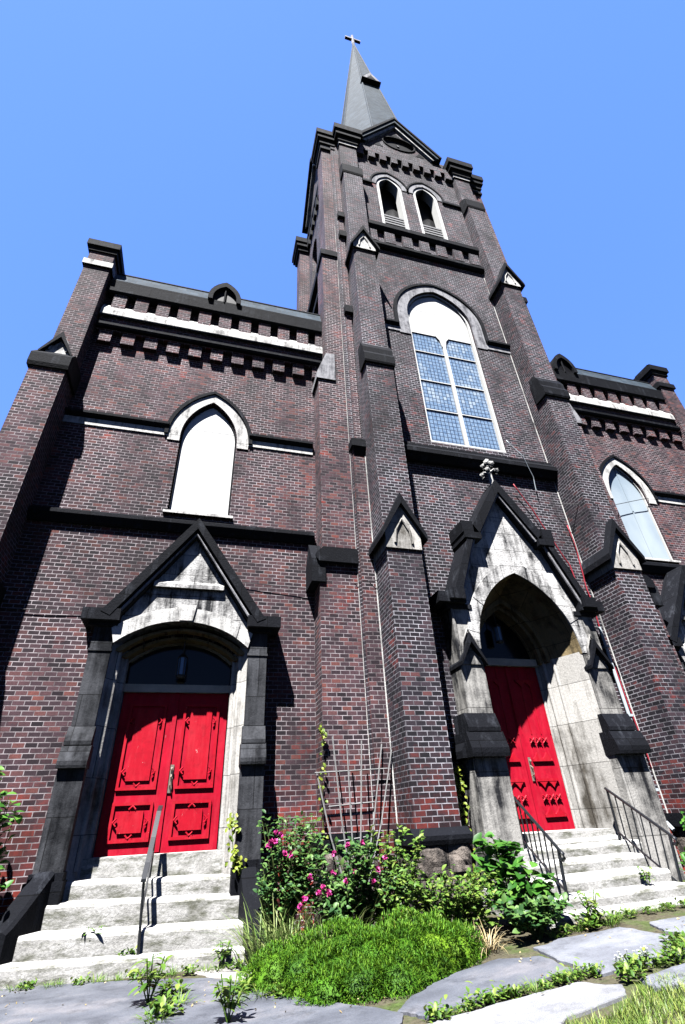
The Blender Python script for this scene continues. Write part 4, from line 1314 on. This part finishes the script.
# ------------------------------------------------------------------ cables, pipe, trellis
def cable(name, pts, r, mat, label, cat):
    P_ = [Vector(p) for p in pts]
    out = []
    for i in range(len(P_) - 1):
        for k in range(5): out.append(P_[i].lerp(P_[i + 1], k / 5) + Vector(noise.noise_vector(P_[i].lerp(P_[i + 1], k / 5) * 1.7)) * .02)
    out.append(P_[-1])
    m = MB(); m.tube(out, r, 6); tag(m.build(name, mat, smooth=True), label, cat)
cable('cable', [(7.68, 9.16, 9.2), (8.1, 9.2, 8.4), (8.5, 9.22, 7.35), (8.74, 9.23, 6.85), (8.76, 9.23, 6.2), (8.7, 9.2, 5.75)], .016, M['cable'], 'red cable slanting down the wall from the finial to the porch gable', 'cable')
cable('cable', [(9.06, 9.2, 8.05), (9.1, 9.22, 7.2), (9.02, 9.22, 6.2), (9.02, 9.22, 5.2), (9.05, 9.22, 4.2), (9.1, 9.22, 3.2), (9.12, 9.22, 2.2)], .016, M['cable'], 'red cable hanging straight down the corner beside the drainpipe', 'cable')
cable('wire', [(7.72, 9.0, 10.64), (8.1, 8.98, 10.1), (8.37, 9.1, 9.5), (8.4, 9.2, 9.0)], .012, M['pipe'], 'pale wire dangling over the sill of the tall blue window', 'wire')
cable('wire', [(8.8, 9.2, 8.7), (9.5, 8.44, 8.3), (10.6, 9.3, 8.8), (12.0, 9.95, 9.6), (13.4, 9.95, 10.0)], .01, M['wire'], 'thin black wire strung across the pale bluish lancet window', 'wire')
cable('wire', [(-3.9, 9.95, 5.2), (-2.0, 9.95, 5.25), (0, 9.96, 6.1), (2.2, 9.9, 6.0), (3.4, 9.1, 5.95)], .008, M['wire'], 'thin black wire running along the brick above the low arched porch', 'wire')
m = MB(); m.tube([(8.98, 9.2, 5.2), (8.98, 9.2, 1.3)], .035, 10); m.tube([(8.98, 9.2, 1.3), (8.97, 9.05, 1.15)], .035, 10)
for z in (4.7, 3.2, 1.8): m.box(8.92, 9.04, 9.15, 9.3, z, z + .05)
tag(m.build('drainpipe', M['pipe']), 'pale slim drainpipe in the corner between pointed porch and brick buttress', 'drainpipe')

def trellis():
    r = empty('trellis', (2.6, 9.0, .3)); tag(r, 'grey wooden fan trellis leaning on the buttress behind the roses', 'trellis')
    tips = [(2.02, 2.3), (2.32, 2.85), (2.58, 2.8), (2.86, 2.78), (3.24, 2.72), (3.42, 2.62)]
    for k, (x, z) in enumerate(tips):
        m = MB(); b0 = Vector((2.5 + .025 * k, 8.88, .4)); b1 = Vector((x, 9.16, z))
        m.tube([b0, b0.lerp(b1, .5) + Vector((.02 * (k - 2.5), -.01, 0)), b1], .0125, 5)
        m.build('lath', M['wood'], r)
    for z, a, b_ in ((2.28, 1.98, 3.3), (1.78, 2.2, 3.0), (1.3, 2.34, 2.84)):
        m = MB(); m.tube([(a, 8.98 + (z - .35) * .07, z), (b_, 8.98 + (z - .35) * .07, z + .04)], .011, 5); m.build('cross_lath', M['wood'], r)
trellis()

# ------------------------------------------------------------------ plants
rnd = random.Random(11)
def rv(): return Vector((rnd.gauss(0, 1), rnd.gauss(0, 1), rnd.gauss(0, 1))).normalized()

def bush(name, label, cat, base, tips, nleaf, L, W, mat, flowers=0, fmat=None, droop=.3, spread=.16, flower_at=None):
    """stems from base to tips, leaves along the outer part of each stem"""
    root = empty(name, base); tag(root, label, cat)
    base = Vector(base)
    s, l = MB(), MB()
    ends = []
    for t_ in tips:
        t_ = Vector(t_)
        mid = base.lerp(t_, .5) + Vector((rnd.uniform(-.06, .06), rnd.uniform(-.06, .06), .08))
        s.tube([base + Vector((rnd.uniform(-.06, .06), rnd.uniform(-.06, .06), 0)), mid, t_], .012, 5, 0, .004)
        for k in range(nleaf):
            u = rnd.uniform(.3, 1.0) ** .7
            p = (base.lerp(mid, u * 2) if u < .5 else mid.lerp(t_, u * 2 - 1)) + rv() * rnd.uniform(0, spread)
            d = rv(); d.z = abs(d.z) * .5 + .1; d.y -= .25
            l.leaf(p, d, Vector((rnd.uniform(-.4, .4), rnd.uniform(-.8, 0), 1)).normalized(), L * rnd.uniform(.6, 1.2), W * rnd.uniform(.7, 1.2), .3, droop)
        ends.append(t_)
    s.build('stem', M['stem'], root)
    l.build('foliage', M[mat], root)
    for k in range(flowers):
        f = MB()
        c = Vector(flower_at[k]) if flower_at else rnd.choice(ends) + rv() * .1
        for q in range(16):
            d = rv(); d.y -= .3
            f.leaf(c, d, rv(), rnd.uniform(.025, .05), .045, .5, -.4)
        f.build('flower', M[fmat], root)
    return root

G = lambda x, y: gz(x, y)
# glossy shrub beside the pale steps
tips = [(4.2, 7.9, 1.2), (4.35, 7.75, 1.3), (4.5, 7.6, 1.22), (4.65, 7.7, 1.12), (4.25, 7.5, .95), (4.5, 7.4, .92), (4.75, 7.4, .82), (4.9, 7.3, .72), (4.6, 7.2, .66), (4.3, 7.25, .66), (4.85, 7.1, .5), (4.15, 7.8, .9), (4.1, 7.5, .6), (4.45, 7.9, 1.15)]
bush('leafy_shrub', 'big glossy dark green shrub beside the railing of the pale steps', 'shrub', (4.45, 7.7, G(4.4, 7.7)), tips, 26, .2, .12, 'leaf', spread=.14)
bush('leafy_shrub', 'low small-leaved green shrub at the foot of the big glossy shrub', 'shrub', (4.3, 6.95, G(4.3, 7)), [(4.3 + rnd.uniform(-.5, .45), 6.9 + rnd.uniform(-.2, .25), G(4.3, 7) + rnd.uniform(.12, .38)) for _ in range(22)], 34, .1, .06, 'rose', spread=.1)
# rose bushes
fl1 = [(1.13, 8.35, 1.32), (1.24, 8.4, 1.47), (1.3, 8.35, 1.44), (1.23, 8.35, 1.36), (1.36, 8.3, 1.22), (1.45, 8.3, 1.2), (1.16, 8.33, 1.37)]
bush('rose_bush', 'rose bush with pink blooms against the brick by the dark cheek wall', 'rose bush', (1.4, 8.75, G(1.4, 8.7)), [(1.15 + rnd.uniform(-.12, .9), 8.65 + rnd.uniform(-.4, .3), rnd.uniform(.8, 1.7)) for _ in range(52)], 36, .085, .05, 'rose', len(fl1), 'flower', flower_at=fl1, spread=.13)
fl2 = [(1.78, 7.75, .86), (1.72, 7.75, .8), (1.85, 7.75, .8), (1.52, 7.7, .76), (1.46, 7.7, .68), (2.32, 8.0, 1.1), (2.4, 8.0, 1.08), (2.62, 8.0, .98), (2.2, 8.0, 1.28), (2.45, 8.1, 1.3), (2.68, 8.0, .72), (2.3, 8.0, .98), (1.95, 7.85, 1.0), (2.1, 7.8, .9), (2.5, 7.85, .86), (1.65, 7.95, .95), (2.75, 8.0, 1.12), (2.0, 8.0, 1.2)]
bush('rose_bush', 'taller rose bush with scattered pink blooms in front of the fan trellis', 'rose bush', (2.3, 8.3, G(2.3, 8.3)), [(2.25 + rnd.uniform(-.8, .95), 8.2 + rnd.uniform(-.5, .35), rnd.uniform(.5, 1.38)) for _ in range(64)], 36, .09, .055, 'rose', len(fl2), 'flower', flower_at=fl2, spread=.14)
bush('climbing_shrub', 'loose yellow-green shrub in front of the stone plinth', 'shrub', (3.4, 7.6, G(3.4, 7.6)), [(3.35 + rnd.uniform(-.75, .8), 7.5 + rnd.uniform(-.4, .35), rnd.uniform(.4, 1.0)) for _ in range(58)], 34, .085, .045, 'weed', spread=.14)
bush('tall_stalk_plant', 'tall loose leafy stalks rising between the roses and the stone plinth', 'garden plant', (2.9, 8.1, G(2.9, 8.1)), [(2.85 + rnd.uniform(-.55, .5), 8.1 + rnd.uniform(-.4, .3), rnd.uniform(.75, 1.55)) for _ in range(26)], 24, .1, .05, 'weed', spread=.1)
bush('leafy_shrub', 'bright green shrub growing against the brick beside the outer dark pier', 'shrub', (-2.62, 9.25, G(-2.6, 9.2)), [(-2.62 + rnd.uniform(-.55, .26), 9.15 + rnd.uniform(-.3, .25), rnd.uniform(.9, 2.5)) for _ in range(34)], 22, .15, .1, 'leaf', spread=.17)
bush('leafy_shrub', 'bright green shrub behind the far iron railing of the pale steps', 'shrub', (8.25, 8.05, G(8.2, 8)), [(8.15 + rnd.uniform(-.25, .6), 8.0 + rnd.uniform(-.3, .3), rnd.uniform(.6, 1.45)) for _ in range(24)], 22, .12, .07, 'leaf', spread=.14)

def strap_clump(name, label, cat, centres, n, L, w, mat, bend=1.1, rad=.2):
    m = MB()
    for cx, cy in centres:
        for k in range(n):
            a = rnd.uniform(0, 2 * PI); r = rnd.uniform(0, rad)
            x, y = cx + r * math.cos(a), cy + r * math.sin(a)
            d = Vector((math.cos(a) * rnd.uniform(.1, .7), math.sin(a) * rnd.uniform(.1, .7), 1))
            m.blade((x, y, G(x, y) - .02), d, L * rnd.uniform(.6, 1.15), w * rnd.uniform(.7, 1.2), bend * rnd.uniform(.4, 1.4), 0, 5)
    return tag(m.build(name, M[mat]), label, cat)
strap_clump('daylily', 'arching strap-leaved daylilies between the cheek wall and the moss cushion', 'daylily', [(1.25, 8.25), (1.55, 8.1), (1.8, 8.05), (1.2, 8.1), (1.05, 8.35), (1.6, 8.3), (1.4, 8.0), (1.35, 8.5), (1.95, 8.2), (1.7, 8.45), (2.2, 8.05)], 50, .8, .022, 'strap', 1.25, .22)
strap_clump('ornamental_grass', 'dry tan grass tuft at the right end of the moss cushion', 'grass tuft', [(3.62, 6.95), (3.5, 7.05)], 70, .36, .012, 'straw', 1.9, .12)
strap_clump('ornamental_grass', 'dry pale stalks standing among the daylilies', 'grass tuft', [(1.72, 7.6), (1.82, 7.62)], 30, .42, .012, 'straw', .8, .12)

# green cushion plant spilling over the pavement
def cushion():
    root = empty('cushion_plant', (2.0, 7.0, G(2, 7))); tag(root, 'bright green moss-like cushion plant spilling onto the bluestone pavement', 'cushion plant')
    lob = [(1.2, 7.55, .36, .3), (1.5, 7.3, .4, .34), (1.72, 7.0, .36, .3), (1.6, 6.75, .3, .2), (1.95, 6.72, .34, .24), (2.2, 7.0, .4, .38), (2.5, 6.85, .36, .36), (2.3, 6.6, .3, .22), (2.62, 6.68, .26, .2), (2.85, 6.9, .34, .34), (3.15, 6.95, .3, .28), (3.35, 7.0, .2, .18), (2.6, 7.2, .4, .42), (3.0, 7.2, .34, .34), (1.95, 7.35, .42, .42), (1.02, 7.65, .24, .18), (1.35, 7.05, .2, .14)]
    b, f = MB(), MB()
    for (x, y, r, h) in lob:
        r *= 1.14; h *= 1.22
        g = G(x, y)
        mtx = Matrix.Translation((x, y, g)) @ Matrix.Diagonal((r * .8, r * .8, h * .74, 1))
        bmesh.ops.create_icosphere(b.bm, subdivisions=3, radius=1, matrix=mtx)
        n = int(4200 * r * r / .2)
        for k in range(n):
            d = rv(); d.z = abs(d.z)
            rr = 1 + .3 * noise.noise(d * 2.2 + Vector((x, y, 0)) * 3) + .12 * noise.noise(d * 7)
            if noise.noise(d * 4 + Vector((y, x, 2)) * 2) < -.42: continue
            p = Vector((x + d.x * r * rr * .94, y + d.y * r * rr * .94, g + d.z * h * rr * .94))
            nd = (Vector((d.x / r, d.y / r, d.z / h)).normalized() + rv() * 1.0 + Vector((0, 0, .2))).normalized()
            f.blade(p, nd, rnd.uniform(.025, .075), .01, rnd.uniform(.2, 1.4), 0, 2)
    for v in b.bm.verts: v.co += Vector(noise.noise_vector(v.co * 6)) * .03
    b.build('mound', M['moss'], root, smooth=True)
    o = f.build('foliage', M['moss'], root); o['kind'] = 'stuff'
cushion()

def vine(label, pts, n, spread):
    m = MB()
    P_ = [Vector(p) for p in pts]
    m.tube(P_, .008, 5, 1)
    for k in range(n):
        u = rnd.uniform(0, len(P_) - 1.001); i = int(u)
        p = P_[i].lerp(P_[i + 1], u - i) + Vector((rnd.gauss(0, spread), -abs(rnd.gauss(0, .03)), rnd.gauss(0, .05)))
        m.leaf(p, Vector((rnd.uniform(-1, 1), -.6, rnd.uniform(-1, .4))), Vector((0, -1, .3)), rnd.uniform(.05, .09), .05, .3, .3)
    tag(m.build('vine', [M['vine'], M['stem']]), label, 'vine')
vine('thin yellow-green vine climbing the corner above the pink roses', [(2.17, 9.34, .9), (2.15, 9.33, 1.9), (2.17, 9.33, 2.9), (2.16, 9.34, 3.1)], 42, .025)
vine('green ivy in the gap between the plinth and the pointed porch', [(4.6, 9.1, .5), (4.62, 9.15, 1.2), (4.62, 9.2, 1.9), (4.66, 9.22, 2.3)], 170, .07)
vine('small ivy growing at the foot of the jamb by the square-panelled door', [(.84, 9.42, 1.0), (.72, 9.4, 1.2), (.68, 9.45, 1.55), (.7, 9.5, 1.75)], 75, .04)

# weeds in the pavement joints: three kinds, copied
def weed_proto(kind):
    m = MB()
    r2 = random.Random(kind * 5 + 3)
    if kind == 0:
        for k in range(46):
            a = r2.uniform(0, 2 * PI); r = r2.uniform(0, .1)
            d = Vector((math.cos(a) * r2.uniform(.2, 1.2), math.sin(a) * r2.uniform(.2, 1.2), 1))
            m.blade((r * math.cos(a), r * math.sin(a), -.01), d, r2.uniform(.08, .2), .008, 1.3, 0, 3)
    elif kind == 1:
        for k in range(70):
            p = Vector((r2.uniform(-.12, .12), r2.uniform(-.09, .09), abs(r2.gauss(0, .04))))
            m.leaf(p, Vector((r2.uniform(-1, 1), r2.uniform(-1, 1), r2.uniform(.1, .9))), Vector((0, 0, 1)), r2.uniform(.045, .075), .035, .3, .3)
    else:
        for q in range(5):
            a = q * 1.3; tip = Vector((.1 * math.cos(a), .1 * math.sin(a), r2.uniform(.2, .36)))
            m.tube([(0, 0, 0), tip], .005, 5)
            for k in range(10):
                p = tip * r2.uniform(.3, 1)
                m.leaf(p, Vector((r2.uniform(-1, 1), r2.uniform(-1, 1), r2.uniform(0, .7))), Vector((0, 0, 1)), r2.uniform(.06, .12), .035, .3, .4)
    me = m.build(['grass_weed', 'creeping_weed', 'leafy_weed'][kind], M['weed'])
    return me
protos = [weed_proto(k) for k in range(3)]
used = [False] * 3
def weed(kind, x, y, s, label, group=None, z=None):
    o = protos[kind]
    if used[kind]: o = o.copy(); COL.objects.link(o)
    used[kind] = True
    o.location = (x, y, (gz(x, y) + .012) if z is None else z)
    o.scale = (s, s, s); o.rotation_euler = (0, 0, rnd.uniform(0, 6.28))
    tag(o, label, 'weed', group)
    if not group and 'group' in o: del o['group']
for (x, y, s, k) in ((-.05, 7.05, 1.5, 1), (-.22, 7.45, 1.5, 2), (.02, 7.75, 1.3, 1), (-.12, 6.85, 1.3, 0), (.1, 7.3, 1.3, 0)):
    weed(k, x, y, s, 'weed in the tall clump sprouting through the bluestone before the mossy steps', 'weed clump before the mossy steps')
for i in range(14):
    x = -1.9 + 2.7 * i / 13
    weed((0, 1, 0)[i % 3], x + rnd.uniform(-.06, .06), 8.8 - .03 * i * .5 + rnd.uniform(-.04, .02), rnd.uniform(.7, 1.05), 'low weed along the bottom edge of the mossy steps', 'weeds along the mossy steps')
for i in range(16):
    u = i / 15
    weed((1, 0, 1, 1)[i % 4], 2.25 + 1.75 * u + rnd.uniform(-.05, .05), 5.56 - .02 * u + rnd.uniform(-.06, .06) - (.04 if u < .3 else 0), rnd.uniform(.45, 1.1), 'low weed in the joint between the bluestone slab and the pebbled concrete', 'weeds in the pavement joint')
for i in range(12):
    u = i / 11
    weed((1, 0)[i % 2], 4.1 + 1.4 * u, 5.2 + .42 * u + .1 * math.sin(i), rnd.uniform(.8, 1.2), 'low weed in the joint beside the lawn edge', 'weeds beside the lawn edge')
for i in range(14):
    u = i / 13
    weed((0, 1)[i % 2], 4.45 + 2.3 * u, 6.85 + .24 * u + rnd.uniform(-.08, .08), rnd.uniform(.7, 1.1), 'low weed along the bottom edge of the pale steps', 'weeds along the pale steps')
for (x, y, s, k) in ((5.15, 6.95, 1.25, 2), (5.0, 6.88, 1.4, 1), (5.25, 6.8, 1.3, 0)):
    weed(k, x, y, s, 'weed in the tall clump standing against the bottom pale step', 'weed clump by the pale steps')
for (x, y, s, k) in ((.72, 7.45, 1.3, 1), (.95, 7.2, 1.2, 0), (.62, 7.0, 1.2, 0), (1.12, 7.05, 1.1, 1), (.55, 6.5, 1.3, 2)):
    weed(k, x, y, s, 'weed on the bluestone in front of the moss cushion', 'weeds before the moss cushion')
weed(2, -1.08, 9.14, 1.15, 'leafy weed standing alone on the lowest mossy step', z=.2)
weed(1, -.62, 9.05, .9, 'creeping weed at the foot of the middle handrail', z=.19)
weed(2, 6.72, 7.58, .9, 'leafy weed growing on the lowest pale step near the far railing', z=.56)
weed(2, .62, 8.75, 1.0, 'leafy weed in the gravel between mossy steps and moss cushion')
weed(1, -2.15, 8.9, 1.3, 'creeping weed below the cheek wall that slopes beside the mossy steps')
# small white flowers by the lawn joint
m = MB()
for k in range(24):
    x, y = 4.35 + rnd.uniform(-.17, .17), 5.42 + rnd.uniform(-.08, .08)
    z = gz(x, y) + rnd.uniform(.06, .13)
    m.tube([(x, y, gz(x, y)), (x, y, z)], .003, 4, 1)
    for q in range(5): m.leaf(Vector((x, y, z)), Vector((math.cos(q * 1.26), math.sin(q * 1.26), .35)), Vector((0, 0, 1)), .018, .014, .2, 0)
    for q in range(3): m.leaf(Vector((x, y, z - .05)), Vector((math.cos(q * 2.1), math.sin(q * 2.1), .3)), Vector((0, 0, 1)), .05, .025, .2, .2, 1)
tag(m.build('clover_patch', [M['white_flower'], M['weed']]), 'patch of small white flowers in the joint above the lawn', 'clover')

m = MB()
for k in range(420):
    x, y = rnd.uniform(-2, 6.5), rnd.uniform(5.2, 8.6)
    if noise.noise(Vector((x * 1.3, y * 1.3, 8))) < .02: continue
    d = rv(); d.z = abs(d.z) * .3
    m.leaf(Vector((x, y, gz(x, y) + .034)), d, Vector((rnd.uniform(-.5, .5), rnd.uniform(-.5, .5), 1)), rnd.uniform(.015, .045), .018, .4, -.2)
tag(m.build('leaf_litter', M['straw']), kind='stuff')
# lawn
m = MB()
k = 0
while k < 26000:
    x, y = rnd.uniform(2.2, 7.2), rnd.uniform(2.6, 5.4)
    lim = 4.78 + .1 * math.sin(x * 5) + (x - 3.2) * (.12 if x > 3.2 else .3)
    if y > min(lim, 5.0) or (x < 3 and y > 4.6): 
        k += .2; continue
    k += 1
    a = rnd.uniform(0, 6.28)
    m.blade((x, y, gz(x, y) - .01), Vector((math.cos(a) * .5, math.sin(a) * .5, 1)), rnd.uniform(.05, .13), .007, 1.0, 0, 2)
tag(m.build('grass', M['grass']), kind='stuff')

# ------------------------------------------------------------------ light, sky, camera
L = Vector((.65, 1, -2.3)).normalized()
sun = bpy.data.lights.new('sun', 'SUN'); sun.energy = 5.0; sun.angle = math.radians(.5); sun.color = (1, .985, .965)
so = bpy.data.objects.new('sun', sun); COL.objects.link(so)
so.rotation_euler = L.to_track_quat('-Z', 'Y').to_euler(); so.location = (-20, -30, 60)
w = bpy.data.worlds.new('World'); sc.world = w; w.use_nodes = True
nt = w.node_tree
sky = nt.nodes.new('ShaderNodeTexSky'); sky.sky_type = 'NISHITA'; sky.sun_disc = False
sky.sun_elevation = math.asin(-L.z); sky.sun_rotation = math.atan2(-L.x, -L.y) % (2 * PI)
sky.air_density = 1.0; sky.dust_density = .3; sky.ozone_density = 2.0; sky.altitude = 200
bg = nt.nodes['Background']; bg.inputs['Strength'].default_value = .1
hs = nt.nodes.new('ShaderNodeHueSaturation'); hs.inputs['Saturation'].default_value = 1.16
hs.inputs['Hue'].default_value = .518
mx = nt.nodes.new('ShaderNodeMix'); mx.data_type = 'RGBA'; mx.inputs[0].default_value = .45; mx.inputs[7].default_value = (1.35, 2.75, 5.9, 1)
nt.links.new(sky.outputs[0], mx.inputs[6]); nt.links.new(mx.outputs[2], hs.inputs['Color'])
# added sky gain: north brightened, southern half dimmed to deepen the facade's shadows
tc = nt.nodes.new('ShaderNodeTexCoord'); sx = nt.nodes.new('ShaderNodeSeparateXYZ'); nt.links.new(tc.outputs['Generated'], sx.inputs[0])
mr = nt.nodes.new('ShaderNodeMapRange'); mr.interpolation_type = 'SMOOTHSTEP'
ma = nt.nodes.new('ShaderNodeMath'); ma.operation = 'MULTIPLY_ADD'; ma.inputs[1].default_value = .35
nt.links.new(sx.outputs[2], ma.inputs[0]); nt.links.new(sx.outputs[1], ma.inputs[2])
nt.links.new(ma.outputs[0], mr.inputs[0])
for k, v in enumerate((.02, .34, .13, 1.08)): mr.inputs[k + 1].default_value = v
vm = nt.nodes.new('ShaderNodeVectorMath'); vm.operation = 'SCALE'
nt.links.new(hs.outputs[0], vm.inputs[0]); nt.links.new(mr.outputs[0], vm.inputs[3])
nt.links.new(vm.outputs[0], bg.inputs['Color'])

cam = bpy.data.cameras.new('camera'); cam.sensor_fit = 'VERTICAL'; cam.sensor_height = 36; cam.sensor_width = 36
cam.lens = 482.603 * 36 / 1024; cam.clip_start = .05; cam.clip_end = 3000
co = bpy.data.objects.new('camera', cam); COL.objects.link(co)
R = ((0.965134, 0.103814, 0.24029), (-0.258235, 0.527701, 0.809225), (-0.042792, -0.843062, 0.536111))
Rm = Matrix(R)
co.matrix_world = Matrix.Translation((0, 0, 1.6)) @ (Rm @ Matrix(((1, 0, 0), (0, -1, 0), (0, 0, -1)))).to_4x4()
sc.camera = co
sc.view_settings.view_transform = 'Standard'; sc.view_settings.look = 'None'
sc.view_settings.exposure = 1.55; sc.view_settings.gamma = 1; sc.view_settings.use_curve_mapping = False
sc.cycles.max_bounces = 5; sc.cycles.diffuse_bounces = 0; sc.cycles.use_denoising = True
